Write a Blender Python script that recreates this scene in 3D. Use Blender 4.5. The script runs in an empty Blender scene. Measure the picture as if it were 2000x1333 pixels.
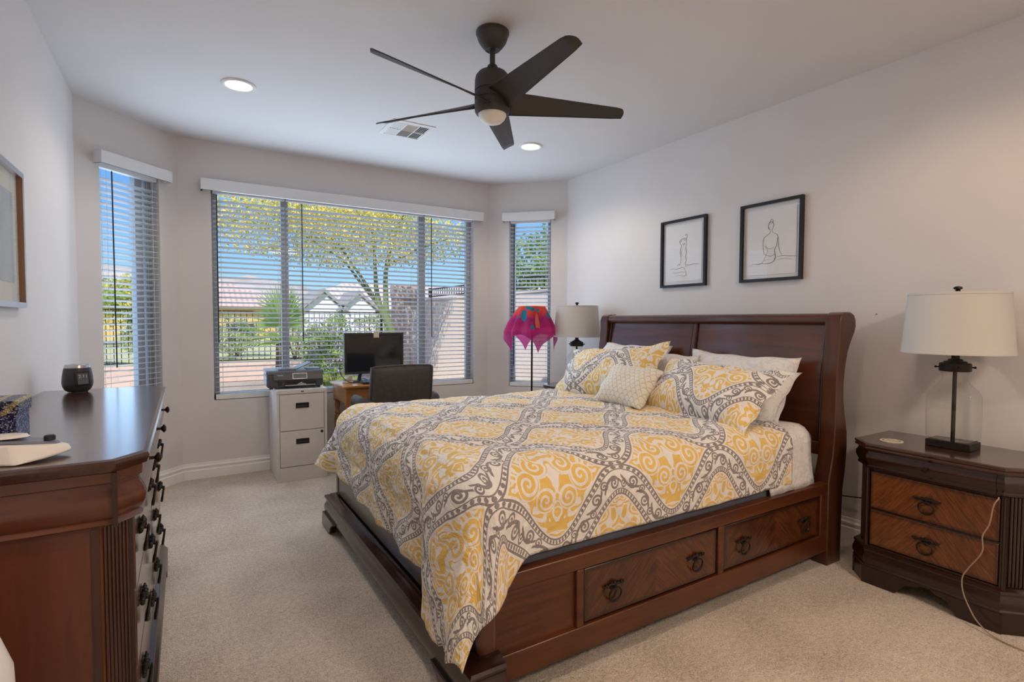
import bpy, bmesh, math, random
from math import sin, cos, pi, sqrt, atan2, hypot, radians
from mathutils import Vector, Matrix, Euler, noise as mnoise

random.seed(7)
S = bpy.context.scene
COL = S.collection

# ------------------------------------------------------------------ camera
cam_d = bpy.data.cameras.new('camera')
cam = bpy.data.objects.new('camera', cam_d)
COL.objects.link(cam)
S.camera = cam
cam_d.sensor_fit = 'HORIZONTAL'
cam_d.sensor_width = 36.0
cam_d.lens = 1040.275 * 36.0 / 2000.0
cam_d.clip_end = 2000
_yaw, _pit, _rol = 0.550851, -0.0382663, 0.00387197
_f = Vector((sin(_yaw)*cos(_pit), cos(_yaw)*cos(_pit), sin(_pit)))
_r0 = Vector((cos(_yaw), -sin(_yaw), 0)); _u0 = _r0.cross(_f)
_r = _r0*cos(_rol) + _u0*sin(_rol); _u = _u0*cos(_rol) - _r0*sin(_rol)
_m = Matrix((_r, _u, -_f)).transposed().to_4x4()
_m.translation = Vector((0, 0, 1.30))
cam.matrix_world = _m

# ------------------------------------------------------------------ view + world + lights
S.view_settings.view_transform = 'Standard'
S.view_settings.look = 'None'
S.view_settings.exposure = 0.0
S.view_settings.gamma = 1.0
S.view_settings.use_curve_mapping = False
XL, XR, YB, YF, ZC = -0.593, 3.376, 5.013, -2.2, 2.743
YL, YR = 4.45, 4.41            # where the bay starts on the left / right wall
BXL, BXR = -0.03, 2.773        # ends of the back (window) wall

W = bpy.data.worlds.new('World'); S.world = W; W.use_nodes = True
_nt = W.node_tree; _nt.nodes.clear()
_o = _nt.nodes.new('ShaderNodeOutputWorld'); _b = _nt.nodes.new('ShaderNodeBackground')
_s = _nt.nodes.new('ShaderNodeTexSky'); _s.sky_type = 'NISHITA'
_s.sun_disc = False; _s.sun_elevation = radians(50); _s.sun_rotation = radians(215)
_s.air_density = 1.3; _s.dust_density = 0.6; _s.ozone_density = 2.0
_b.inputs['Strength'].default_value = 0.15
_g = _nt.nodes.new('ShaderNodeMix'); _g.data_type = 'RGBA'; _g.blend_type = 'MULTIPLY'; _g.inputs[0].default_value = 1.0
_g.inputs[7].default_value = (.46, .72, 1.12, 1)
_nt.links.new(_s.outputs[0], _g.inputs[6]); _nt.links.new(_g.outputs[2], _b.inputs[0]); _nt.links.new(_b.outputs[0], _o.inputs[0])

def light(name, kind, loc, energy, color, size=None, size_y=None, to=None, **kw):
    d = bpy.data.lights.new(name, kind); d.energy = energy; d.color = color
    if kind == 'AREA':
        d.shape = kw.get('shape', 'RECTANGLE'); d.size = size
        if size_y: d.size_y = size_y
        if 'spread' in kw: d.spread = kw['spread']
    if kind == 'SUN': d.angle = radians(0.6)
    if kind == 'SPOT':
        d.spot_size = kw['spot']; d.spot_blend = kw.get('blend', .6); d.shadow_soft_size = size
    if kind == 'POINT': d.shadow_soft_size = size
    o = bpy.data.objects.new(name, d); COL.objects.link(o); o.location = loc
    if to is not None:
        o.rotation_euler = (Vector(to) - Vector(loc)).to_track_quat('-Z', 'Y').to_euler()
    return o

light('sun', 'SUN', (0, 0, 12), 6.0, (1, .94, .85), to=(4.0, 5.6, 5.5))
# daylight that comes in through the three windows
DAY = (.66, .82, 1.0)
for _n, _p, _e, _w, _h, _t in (('daylight_main', (1.42, YB-.10, 1.55), 39, 2.3, 1.7, (1.42, 0, 1.75)),
                               ('daylight_left', (-.20, 4.60, 1.55), 7.5, .42, 1.6, (1.2, 3.2, 1.7)),
                               ('daylight_right', (3.00, 4.60, 1.55), 5, .40, 1.6, (1.6, 3.2, 1.7))):
    light(_n, 'AREA', _p, _e, DAY, _w, _h, to=_t).visible_glossy = False   # mirrors show the real windows instead

# the open sky seen between the slats, and what it adds on their faces
for _n, _p, _e, _w, _h, _t in (('skylight_main', (1.40, YB+.22, 1.55), 13, 2.3, 1.7, (1.40, 0, 1.55)),
                               ('skylight_left', (-.47, 4.88, 1.55), 6, .42, 1.6, (.7, 3.6, 1.55)),
                               ('skylight_right', (3.23, 4.84, 1.5), 3.2, .40, 1.6, (2.2, 3.7, 1.5))):
    light(_n, 'AREA', _p, _e, (.50, .70, 1.0), _w, _h, to=_t)

# added fill light under the ceiling behind the camera, no fixture modelled
light('rear_fill_light', 'AREA', (1.7, -1.2, ZC-.10), 56, (1.0, .81, .64), .55, shape='DISK', to=(1.7, -1.1, 0))

# ------------------------------------------------------------------ mesh builder
class MB:
    def __init__(s): s.v = []; s.f = []; s.uv = {}; s.mi = {}; s.m = Matrix()
    def V(s, p):
        s.v.append(tuple(s.m @ Vector(p))); return len(s.v)-1
    def F(s, idx, mi=0):
        s.f.append(tuple(idx))
        if mi: s.mi[len(s.f)-1] = mi
    def box(s, x0, x1, y0, y1, z0, z1, mi=0):
        i = [s.V(p) for p in ((x0,y0,z0),(x1,y0,z0),(x1,y1,z0),(x0,y1,z0),(x0,y0,z1),(x1,y0,z1),(x1,y1,z1),(x0,y1,z1))]
        for q in ((3,2,1,0),(4,5,6,7),(0,1,5,4),(1,2,6,5),(2,3,7,6),(3,0,4,7)): s.F([i[k] for k in q], mi)
        return s
    def tube(s, pts, r, n=10, closed=False, caps=True, sy=1.0):
        P = [Vector(p) for p in pts]; N = len(P)
        R = r if isinstance(r, (list, tuple)) else [r]*N
        T = []
        for k in range(N):
            if closed: t = P[(k+1) % N]-P[k-1]
            else: t = P[min(k+1, N-1)]-P[max(k-1, 0)]
            T.append(t.normalized() if t.length > 1e-9 else Vector((0, 0, 1)))
        a = Vector((0, 0, 1)) if abs(T[0].z) < .9 else Vector((1, 0, 0))
        nx = T[0].cross(a).normalized(); rings = []
        for k in range(N):
            nx = (nx - T[k]*nx.dot(T[k])).normalized(); ny = T[k].cross(nx)
            rings.append([s.V(P[k]+nx*(R[k]*cos(2*pi*j/n))+ny*(R[k]*sy*sin(2*pi*j/n))) for j in range(n)])
        for k in range(N if closed else N-1):
            A, B = rings[k], rings[(k+1) % N]
            for j in range(n): s.F((A[j], A[(j+1) % n], B[(j+1) % n], B[j]))
        if caps and not closed:
            s.F(rings[0][::-1]); s.F(rings[-1])
        return s
    def cyl(s, p0, p1, r0, r1=None, n=20):
        return s.tube([p0, p1], [r0, r0 if r1 is None else r1], n)
    def lathe(s, prof, n=32, c=(0, 0, 0), axis='z', cap=True):
        rings = []
        for r, z in prof:
            ring = []
            for j in range(n):
                a = 2*pi*j/n; x, y = max(r, 1e-4)*cos(a), max(r, 1e-4)*sin(a)
                p = (x, y, z) if axis == 'z' else ((z, x, y) if axis == 'x' else (y, z, x))
                ring.append(s.V((c[0]+p[0], c[1]+p[1], c[2]+p[2])))
            rings.append(ring)
        for A, B in zip(rings, rings[1:]):
            for j in range(n): s.F((A[j], A[(j+1) % n], B[(j+1) % n], B[j]))
        if cap: s.F(rings[0][::-1]); s.F(rings[-1])
        return s
    def prism(s, poly, a0, a1, plane='xy'):
        def P(p, a): return (p[0], p[1], a) if plane == 'xy' else ((p[0], a, p[1]) if plane == 'xz' else (a, p[0], p[1]))
        A = [s.V(P(p, a0)) for p in poly]; B = [s.V(P(p, a1)) for p in poly]; n = len(poly)
        s.F(A[::-1]); s.F(B)
        for j in range(n): s.F((A[j], A[(j+1) % n], B[(j+1) % n], B[j]))
        return s
    def mould(s, path, prof, closed=False, left=False, cap=True):
        """prof: (out, z) pairs swept along an xy path with mitred corners; out is to the right of travel."""
        N = len(path); rings = []
        for k in range(N):
            p = Vector(path[k][:2])
            d0 = d1 = None
            if closed or k > 0: d0 = (p-Vector(path[k-1][:2])).normalized()
            if closed or k < N-1: d1 = (Vector(path[(k+1) % N][:2])-p).normalized()
            if d0 is None: d0 = d1
            if d1 is None: d1 = d0
            n0 = Vector((d0.y, -d0.x)); n1 = Vector((d1.y, -d1.x))
            nn = (n0+n1); nn = nn/max(.2, (1+n0.dot(n1)))
            if left: nn = -nn
            rings.append([s.V((p.x+nn.x*o, p.y+nn.y*o, z)) for o, z in prof])
        M = len(prof)
        for k in range(N if closed else N-1):
            A, B = rings[k], rings[(k+1) % N]
            for j in range(M-1): s.F((A[j], B[j], B[j+1], A[j+1]))
        if cap and not closed: s.F(rings[0]); s.F(rings[-1][::-1])
        return s
    def grid(s, fn, nu, nv, uv=None, closed_u=False):
        I = [[s.V(fn(i/nu, j/nv)) for j in range(nv+1)] for i in range(nu+(0 if closed_u else 1))]
        n = len(I)
        for i in range(nu):
            for j in range(nv):
                s.F((I[i][j], I[(i+1) % n][j], I[(i+1) % n][j+1], I[i][j+1]))
                if uv: s.uv[len(s.f)-1] = (uv(i/nu, j/nv), uv((i+1)/nu, j/nv), uv((i+1)/nu, (j+1)/nv), uv(i/nu, (j+1)/nv))
        return I
    def sphere(s, c, r, n=14, sz=1.0):
        m = n//2
        return s.lathe([(r*sin(pi*k/m), -r*sz*cos(pi*k/m)) for k in range(m+1)], n, c, cap=False)

def obj(name, mb, material, parent=None, smooth=True, ang=35, bevel=0, seg=2, subsurf=0, solid=0, loc=None, fixn=True):
    me = bpy.data.meshes.new(name)
    me.from_pydata(mb.v, [], mb.f)
    mats = material if isinstance(material, (list, tuple)) else [material]
    for m in mats: me.materials.append(m)
    for k, v in mb.mi.items(): me.polygons[k].material_index = v
    if mb.uv:
        L = me.uv_layers.new(name='UVMap')
        for fi, cs in mb.uv.items():
            for li, c in zip(me.polygons[fi].loop_indices, cs): L.data[li].uv = c
    if fixn:
        bm = bmesh.new(); bm.from_mesh(me); bmesh.ops.recalc_face_normals(bm, faces=bm.faces); bm.to_mesh(me); bm.free()
    if smooth:
        for p in me.polygons: p.use_smooth = True
        me.set_sharp_from_angle(angle=radians(ang))
    o = bpy.data.objects.new(name, me); COL.objects.link(o)
    if parent: o.parent = parent
    if loc: o.location = loc
    if bevel:
        b = o.modifiers.new('bevel', 'BEVEL'); b.width = bevel; b.segments = seg; b.limit_method = 'ANGLE'; b.angle_limit = radians(38); b.harden_normals = False
    if solid:
        q = o.modifiers.new('solid', 'SOLIDIFY'); q.thickness = solid; q.offset = -1
    if subsurf:
        q = o.modifiers.new('sub', 'SUBSURF'); q.levels = subsurf; q.render_levels = subsurf
    return o

def tag(o, label, cat, group=None, kind=None):
    o['label'] = label; o['category'] = cat
    if group: o['group'] = group
    if kind: o['kind'] = kind
    return o
def thing(name, label, cat, loc=(0, 0, 0), rz=0, group=None):
    o = bpy.data.objects.new(name, None); COL.objects.link(o); o.empty_display_size = .1
    o.location = loc; o.rotation_euler = (0, 0, rz)
    return tag(o, label, cat, group)
def struct(name, mb, m, parent=None, **k):
    o = obj(name, mb, m, parent, **k)
    if parent is None: o['kind'] = 'structure'
    return o
def copy_tree(o, parent=None):
    c = o.copy(); COL.objects.link(c)
    if parent: c.parent = parent
    for ch in list(o.children): copy_tree(ch, c)
    return c
def text_mb(txt, size, depth=.0004):
    cu = bpy.data.curves.new('t', 'FONT'); cu.body = txt; cu.size = size; cu.extrude = depth; cu.align_x = 'CENTER'; cu.align_y = 'CENTER'
    o = bpy.data.objects.new('t', cu); COL.objects.link(o)
    dg = bpy.context.evaluated_depsgraph_get(); me = bpy.data.meshes.new_from_object(o.evaluated_get(dg))
    mb = MB(); mb.v = [tuple(v.co) for v in me.vertices]; mb.f = [tuple(p.vertices) for p in me.polygons]
    bpy.data.objects.remove(o); bpy.data.curves.remove(cu); bpy.data.meshes.remove(me)
    return mb
def xform(mb, m):
    mb.v = [tuple(m @ Vector(p)) for p in mb.v]; return mb

# ------------------------------------------------------------------ node expressions
class X:
    """a scalar shader value; python operators become Math nodes"""
    nt = None
    def __init__(s, v): s.v = v
    @staticmethod
    def op(o, *a):
        if all(isinstance(x, (int, float)) for x in a) and o in ('ADD','MULTIPLY','SUBTRACT'):
            return {'ADD': a[0]+a[1], 'MULTIPLY': a[0]*a[1], 'SUBTRACT': a[0]-a[1]}[o]
        n = X.nt.nodes.new('ShaderNodeMath'); n.operation = o
        for k, x in enumerate(a):
            if isinstance(x, X): X.nt.links.new(x.v, n.inputs[k])
            else: n.inputs[k].default_value = float(x)
        return X(n.outputs[0])
    def __add__(s, o): return X.op('ADD', s, o)
    __radd__ = __add__
    def __sub__(s, o): return X.op('SUBTRACT', s, o)
    def __rsub__(s, o): return X.op('SUBTRACT', o, s)
    def __mul__(s, o): return X.op('MULTIPLY', s, o)
    __rmul__ = __mul__
    def __truediv__(s, o): return X.op('DIVIDE', s, o)
    def __rtruediv__(s, o): return X.op('DIVIDE', o, s)
    def __lt__(s, o): return X.op('LESS_THAN', s, o)
    def __gt__(s, o): return X.op('GREATER_THAN', s, o)
def xsin(a): return X.op('SINE', a)
def xcos(a): return X.op('COSINE', a)
def xabs(a): return X.op('ABSOLUTE', a)
def xfrac(a): return X.op('FRACT', a)
def xfloor(a): return X.op('FLOOR', a)
def xsqrt(a): return X.op('SQRT', a)
def xatan2(a, b): return X.op('ARCTAN2', a, b)
def xmin(a, b): return X.op('MINIMUM', a, b)
def xmax(a, b): return X.op('MAXIMUM', a, b)
def xsel(c, a, b): return b + c*(a-b)

class Mat:
    def __init__(s, name):
        s.m = bpy.data.materials.new(name); s.m.use_nodes = True
        s.nt = s.m.node_tree; s.nt.nodes.clear(); X.nt = s.nt
        s.out = s.nt.nodes.new('ShaderNodeOutputMaterial')
        s.p = s.nt.nodes.new('ShaderNodeBsdfPrincipled')
        s.nt.links.new(s.p.outputs[0], s.out.inputs[0])
    def n(s, t, **k):
        o = s.nt.nodes.new(t)
        for a, b in k.items(): setattr(o, a, b)
        return o
    def link(s, a, b): s.nt.links.new(a, b)
    def set(s, **k):
        for a, b in k.items():
            i = s.p.inputs[a.replace('_', ' ')]
            if isinstance(b, X): s.link(b.v, i)
            elif hasattr(b, 'links') or isinstance(b, bpy.types.NodeSocket): s.link(b, i)
            else: i.default_value = (*b, 1) if isinstance(b, tuple) and len(b) == 3 else b
        return s
    def coord(s, which='Object', scale=(1, 1, 1), rot=(0, 0, 0)):
        c = s.n('ShaderNodeTexCoord'); m = s.n('ShaderNodeMapping')
        m.inputs['Scale'].default_value = scale; m.inputs['Rotation'].default_value = rot
        s.link(c.outputs[which], m.inputs[0]); return m.outputs[0]
    def noise(s, vec, scale, detail=3, rough=.5, dist=0, out='Fac'):
        n = s.n('ShaderNodeTexNoise'); n.inputs['Scale'].default_value = scale; n.inputs['Detail'].default_value = detail
        n.inputs['Roughness'].default_value = rough; n.inputs['Distortion'].default_value = dist
        if vec is not None: s.link(vec, n.inputs['Vector'])
        return n.outputs[out]
    def ramp(s, fac, stops, interp='LINEAR'):
        r = s.n('ShaderNodeValToRGB'); r.color_ramp.interpolation = interp
        e = r.color_ramp.elements
        while len(e) < len(stops): e.new(.5)
        for k, (p, c) in enumerate(stops): e[k].position = p; e[k].color = (*c, 1)
        s.link(fac.v if isinstance(fac, X) else fac, r.inputs[0]); return r.outputs[0]
    def mix(s, fac, a, b):
        m = s.n('ShaderNodeMix', data_type='RGBA')
        for i, x in ((0, fac), (6, a), (7, b)):
            x = x.v if isinstance(x, X) else x
            if isinstance(x, bpy.types.NodeSocket): s.link(x, m.inputs[i])
            else: m.inputs[i].default_value = x if not isinstance(x, tuple) else (*x, 1)
        return m.outputs[2]
    def bump(s, h, strength=.3, dist=.01):
        b = s.n('ShaderNodeBump'); b.inputs['Strength'].default_value = strength; b.inputs['Distance'].default_value = dist
        s.link(h.v if isinstance(h, X) else h, b.inputs['Height']); s.link(b.outputs[0], s.p.inputs['Normal']); return s
    def uv(s):
        c = s.n('ShaderNodeTexCoord'); q = s.n('ShaderNodeSeparateXYZ'); s.link(c.outputs['UV'], q.inputs[0])
        return X(q.outputs[0]), X(q.outputs[1])
    def vec(s, x, y, z=0.0):
        c = s.n('ShaderNodeCombineXYZ')
        for k, a in enumerate((x, y, z)):
            if isinstance(a, X): s.link(a.v, c.inputs[k])
            else: c.inputs[k].default_value = a
        return c.outputs[0]

def mul(c, k): return tuple(min(1, x*k) for x in c)
_cache = {}
def pm(name, col, rough=.5, metal=0., var=.08, scale=12., bump=0., bscale=200., spec=.5, coat=0., trans=0.):
    if name in _cache: return _cache[name]
    M = Mat(name); v = M.coord()
    n = M.noise(v, scale, 4)
    M.set(Base_Color=M.ramp(n, [(.25, mul(col, 1-var)), (.75, mul(col, 1+var))]), Roughness=rough, Metallic=metal)
    M.p.inputs['Specular IOR Level'].default_value = spec
    if coat: M.set(Coat_Weight=coat, Coat_Roughness=.12)
    if bump: M.bump(M.noise(v, bscale, 2), bump, .004)
    _cache[name] = M.m
    return M.m
def wood(name, c1, c2, axis=0, rough=.3, coat=.3, s=1.0, dist=1.2):
    if name in _cache: return _cache[name]
    M = Mat(name); sc = [9*s, 9*s, 9*s]; sc[axis] = .7*s
    v = M.coord('Object', tuple(sc))
    a = M.noise(v, 1.4, 5, .6, dist); b = M.noise(v, 9, 3, .6)
    big = M.noise(M.coord('Object'), 2.2, 3)
    f = X(a)*.62 + X(b)*.22 + X(big)*.3 - .07
    M.set(Base_Color=M.ramp(f, [(.28, c1), (.52, tuple((x+y)/2 for x, y in zip(c1, c2))), (.75, c2)]), Roughness=rough,
          Coat_Weight=coat, Coat_Roughness=.15)
    M.bump(b, .06, .002)
    _cache[name] = M.m
    return M.m
# ------------------------------------------------------------------ room materials
M_wall = pm('wall_paint', (.665, .628, .612), .72, var=.02, scale=3, bump=.12, bscale=60)
M_ceil = pm('ceiling_paint', (.69, .67, .665), .8, var=.015, scale=3, bump=.1, bscale=60)
M_trim = pm('white_trim_paint', (.78, .76, .74), .45, var=.02)
M_white = pm('white_blind_vinyl', (.74, .74, .74), .42, var=.02)
M_slat = pm('white_slat_vinyl', (.62, .63, .64), .45, var=.02)
M_frame = pm('window_frame_metal', (.38, .39, .40), .4, var=.05)
M_bronze = pm('fan_bronze', (.052, .047, .045), .48, .2, var=.12)
M_black = pm('black_plastic', (.015, .015, .017), .35, var=.1)
M_dkgrey = pm('charcoal_plastic', (.035, .037, .042), .38, var=.1)
M_chrome = pm('brushed_chrome', (.62, .62, .64), .28, 1., var=.05)
M_iron = pm('antique_iron', (.035, .028, .024), .42, .75, var=.3, scale=60)

def carpet_mat():
    M = Mat('carpet_pile'); v = M.coord()
    fine = M.noise(v, 150, 2, .7); mid = M.noise(v, 48, 3, .6); big = M.noise(v, 2.6, 4, .55, .4)
    f = X(fine)*.70 + X(mid)*.34 + X(big)*.30 - .17
    M.set(Base_Color=M.ramp(f, [(.32, (.30, .24, .185)), (.5, (.555, .465, .385)), (.66, (.73, .635, .545))]), Roughness=.95)
    M.p.inputs['Specular IOR Level'].default_value = .1
    M.p.inputs['Sheen Weight'].default_value = .25
    M.bump(X(fine)*.7+X(mid)*.8+X(big)*.5, .7, .014)
    return M.m
M_carpet = carpet_mat()

def glass_mat(name='window_glass', tint=(.94, .97, .97), refl=1.0):
    M = Mat(name); nt = M.nt; nt.nodes.remove(M.p)
    X.nt = nt
    fr = M.n('ShaderNodeFresnel'); ge = M.n('ShaderNodeNewGeometry')
    M.link((X(ge.outputs['Backfacing'])*(1/1.45-1.45)+1.45).v, fr.inputs[0])   # thin sheet: same reflection from either side
    t = M.n('ShaderNodeBsdfTransparent'); t.inputs[0].default_value = (*tint, 1)
    g = M.n('ShaderNodeBsdfGlossy'); g.inputs['Roughness'].default_value = .01
    m = M.n('ShaderNodeMixShader')
    no = M.n('ShaderNodeTexNoise'); no.inputs['Scale'].default_value = 3
    X.nt = nt
    M.link((X(fr.outputs[0])*refl*(.96+X(no.outputs[0])*.08)).v, m.inputs[0]); M.link(t.outputs[0], m.inputs[1]); M.link(g.outputs[0], m.inputs[2])
    M.link(m.outputs[0], M.out.inputs[0]); return M.m
M_glass = glass_mat()

# ------------------------------------------------------------------ room shell
WT = .16
def wall(name, P0, P1, holes=(), z0=0., z1=ZC, hide_out=False):
    """inner face runs P0->P1 with the room on the left; thickness goes to the right"""
    P0, P1 = Vector(P0), Vector(P1); L = (P1-P0).length; d = (P1-P0)/L; n = Vector((d.y, -d.x))
    def P(s, o, z): q = P0+d*s+n*o; return (q.x, q.y, z)
    mb = MB()
    ss = sorted({0, L} | {h[0] for h in holes} | {h[1] for h in holes}); zs = sorted({z0, z1} | {h[2] for h in holes} | {h[3] for h in holes})
    for a, b in zip(ss, ss[1:]):
        for c, e in zip(zs, zs[1:]):
            if any(h[0] <= a and b <= h[1] and h[2] <= c and e <= h[3] for h in holes): continue
            for o, fl in ((0, 0), (WT, 1)):
                q = [mb.V(P(a, o, c)), mb.V(P(b, o, c)), mb.V(P(b, o, e)), mb.V(P(a, o, e))]
                mb.F(q if fl else q[::-1])
    for h in holes + ((0, L, z0, z1),):
        c4 = [(h[0], h[2]), (h[1], h[2]), (h[1], h[3]), (h[0], h[3])]
        for k in range(4):
            (a, c), (b, e) = c4[k], c4[(k+1) % 4]
            mb.F([mb.V(P(a, 0, c)), mb.V(P(b, 0, e)), mb.V(P(b, WT, e)), mb.V(P(a, WT, c))])
    return struct(name, mb, M_wall, smooth=False, fixn=False)

# window openings: (s0, s1, z0, z1) along each wall
HB = (.228, 2.632, .632, 2.40)
HBL = (.165, .625, .62, 2.40)
HBR = (.165, .455, .63, 2.40)
mb = MB(); mb.F([mb.V(p) for p in ((XL, YF, 0), (XR, YF, 0), (XR, YR, 0), (BXR, YB, 0), (BXL, YB, 0), (XL, YL, 0))])
fl = struct('floor', mb, M_carpet, smooth=False)
mb = MB(); mb.box(XL-.3, XR+.3, YF-.3, YB+.3, ZC, ZC+.14)
struct('ceiling', mb, M_ceil, smooth=False)
wall('wall_left', (XL, YL), (XL, YF))
wall('wall_bay_left', (BXL, YB), (XL, YL), holes=((0.796-HBL[1], 0.796-HBL[0], HBL[2], HBL[3]),))
wall('wall_back', (BXR, YB), (BXL, YB), holes=((2.803-HB[1], 2.803-HB[0], HB[2], HB[3]),))
wall('wall_bay_right', (XR, YR), (BXR, YB), holes=((.853-.68, .853-.235, .60, 2.39),))
wall('wall_right', (XR, YF), (XR, YR))
wall('wall_front', (XL, YF), (XR, YF))

BASE = [(0, 0), (.020, 0), (.020, .070), (.010, .076), (.010, .090), (.016, .094), (.016, .101), (.007, .110), (.005, .126), (0, .128)]
for nme, a, b in (('baseboard_left', (XL, YL), (XL, YF)), ('baseboard_bay_left', (BXL, YB), (XL, YL)), ('baseboard_back', (BXR, YB), (BXL, YB)),
                  ('baseboard_bay_right', (XR, YR), (BXR, YB)), ('baseboard_right', (XR, YF), (XR, YR)), ('baseboard_front', (XL, YF), (XR, YF))):
    mb = MB(); mb.mould([a, b], BASE, left=True); struct(nme, mb, M_trim)

# ------------------------------------------------------------------ windows + blinds, each in its own frame:
# local x runs along the wall (left to right seen from inside), local y points outdoors, origin at the wall's inner face on the floor
def wframe(P, ang): return Matrix.Translation((P[0], P[1], 0)) @ Matrix.Rotation(ang, 4, 'Z')
def window(name, m, x0, x1, z0, z1, mull=(), fy=.105, fw=.045, dark=None):
    mb = MB(); d = .05
    fm = dark or M_frame
    for a, b, c, e in ((x0, x0+fw, z0, z1), (x1-fw, x1, z0, z1), (x0, x1, z0, z0+fw), (x0, x1, z1-fw, z1)):
        mb.box(a, b, fy-d/2, fy+d/2, c, e)
    for a, b in mull: mb.box(a, b, fy-d/2, fy+d/2, z0, z1)
    o = struct(name, mb, fm, bevel=.004); o.matrix_world = m
    xs = [x0+fw] + [q for ab in mull for q in ab] + [x1-fw]
    for k in range(0, len(xs), 2):
        g = MB(); g.F([g.V(p) for p in ((xs[k], fy, z0+fw), (xs[k+1], fy, z0+fw), (xs[k+1], fy, z1-fw), (xs[k], fy, z1-fw))])
        struct('pane', g, M_glass, o, smooth=False)
    return o
def blind(m, x0, x1, z0, z1, label, wand=None, wlen=1.1, val=None, group='wooden slat window blinds', zval=None, cords=None, sp=.0415):
    t = thing('window_blind', label, 'blind', group=group); t.matrix_world = m
    mb = MB(); yc, hw, th, tilt = .030, .025, .0028, radians(-11)
    n = int((z1-.05-(z0+.06))/sp)
    for k in range(n):
        z = z0+.062+k*sp
        mb.m = Matrix.Translation((0, yc, z)) @ Matrix.Rotation(tilt, 4, 'X')
        mb.box(x0, x1, -hw, hw, -th/2, th/2)
    mb.m = Matrix()
    obj('slats', mb, M_slat, t, smooth=False)
    mb = MB(); mb.box(x0, x1, yc-.032, yc+.028, z0+.004, z0+.046); obj('bottom_rail', mb, M_white, t, bevel=.004)
    mb = MB(); mb.box(x0, x1, yc-.02, yc+.028, z1-.045, z1-.004); obj('head_rail', mb, M_white, t, bevel=.002)
    mb = MB()
    for x in cords or (x0+.10*(x1-x0), x1-.10*(x1-x0)):
        for y in (yc-.025, yc+.025): mb.cyl((x, y, z0+.03), (x, y, z1-.05), .0011, n=5)
    obj('ladder_cords', mb, M_white, t)
    if wand is not None:
        mb = MB(); mb.cyl((wand, -.016, z1-wlen), (wand, -.010, z1-.06), .0042, n=8); obj('tilt_wand', mb, M_iron, t)
    if val:
        mb = MB(); v0, v1, va, vb = val
        mb.mould([(v0, .0), (v0, -.062), (v1, -.062), (v1, .0)], [(0, va), (.004, va+.006), (.004, vb-.012), (.009, vb-.006), (.009, vb), (-.012, vb), (-.012, va)], left=True)
        obj('valance', mb, M_white, t)
    return t

mB = wframe((BXL, YB), 0.0)
window('window_1', mB, HB[0], HB[1], HB[2], HB[3], mull=((.765, .825), (2.05, 2.12)))
mBL = wframe((XL, YL), radians(45))
window('window_2', mBL, HBL[0], HBL[1], HBL[2], HBL[3], mull=((.495, .555),))
aR = atan2(YR-YB, XR-BXR)
mBR = wframe((BXR, YB), aR)
window('window_3', mBR, .235, .68, .60, 2.39)

b1 = blind(mB, HB[0]+.012, .79, HB[2], HB[3]-.02, 'narrow white slat blind over the left pane of the wide window', wand=.268, wlen=1.27)
b2 = blind(mB, .80, 2.078, HB[2], HB[3]-.02, 'widest white slat blind, over the middle pane behind the desk', wand=.925, wlen=1.27, cords=(.92, 1.44, 1.96))
b3 = blind(mB, 2.09, HB[1]-.012, HB[2], HB[3]-.02, 'narrow white slat blind over the right pane of the wide window', wand=2.15, wlen=1.25)
mb = MB(); mb.mould([(.168, 0), (.168, -.062), (2.70, -.062), (2.70, 0)],
    [(0, 2.338), (.004, 2.344), (.004, 2.375), (.001, 2.380), (.004, 2.388), (.004, 2.408), (.010, 2.418), (.010, 2.428), (-.012, 2.428), (-.012, 2.338)], left=True)
v = obj('blind_valance', mb, M_white); v.matrix_world = mB
tag(v, 'long white valance across the top of the wide window', 'valance')
blind(mBL, HBL[0]+.008, HBL[1]-.008, HBL[2], HBL[3]-.02, 'tall narrow white blind on the window beside the dresser', wand=.245, wlen=1.42, val=(.135, .665, 2.345, 2.428))
blind(mBR, .243, .672, .60, 2.37, 'tall narrow white blind behind the scarf draped floor lamp', wand=.29, wlen=1.55, val=(.185, .715, 2.338, 2.424))

# ------------------------------------------------------------------ ceiling things
def emis(name, col, k):
    M = Mat(name); no = M.noise(M.coord(), 4); M.set(Base_Color=(.8, .8, .8), Emission_Color=M.ramp(no, [(.2, mul(col, .97)), (.8, col)]), Emission_Strength=k); return M.m
M_can = emis('lit_can_lens', (1, .93, .80), 5)
WARM = (1.0, .82, .62)
def can_light(x, y, label, energy=30, col=(1.0, .86, .70)):
    t = thing('recessed_ceiling_light', label, 'ceiling light', (x, y, ZC), group='round recessed ceiling lights')
    mb = MB(); mb.lathe([(.098, 0), (.097, -.006), (.088, -.011), (.076, -.008), (.073, .0)], 40, cap=False); obj('trim_ring', mb, M_trim, t)
    mb = MB(); mb.lathe([(.0, -.006), (.050, -.0062), (.0735, -.003)], 40, cap=False); obj('lens', mb, M_can, t)
    light('can_lamp', 'SPOT', (x, y, ZC-.03), energy, col, .07, spot=radians(150), blend=.5, to=(x, y, 0)).visible_glossy = False   # the lit lens itself is what reflects
    return t
can_light(.307, 3.722, 'lit round recessed light nearer the narrow left window', 26)
can_light(2.461, 3.727, 'lit round recessed light right of the fan, near the headboard wall', 33)
can_light(.40, .80, 'lit round recessed light above the dresser end of the room', 54, (1.0, .76, .56))
can_light(2.461, .95, 'lit round recessed light above the near nightstand', 26, (1.0, .70, .46))

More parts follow.
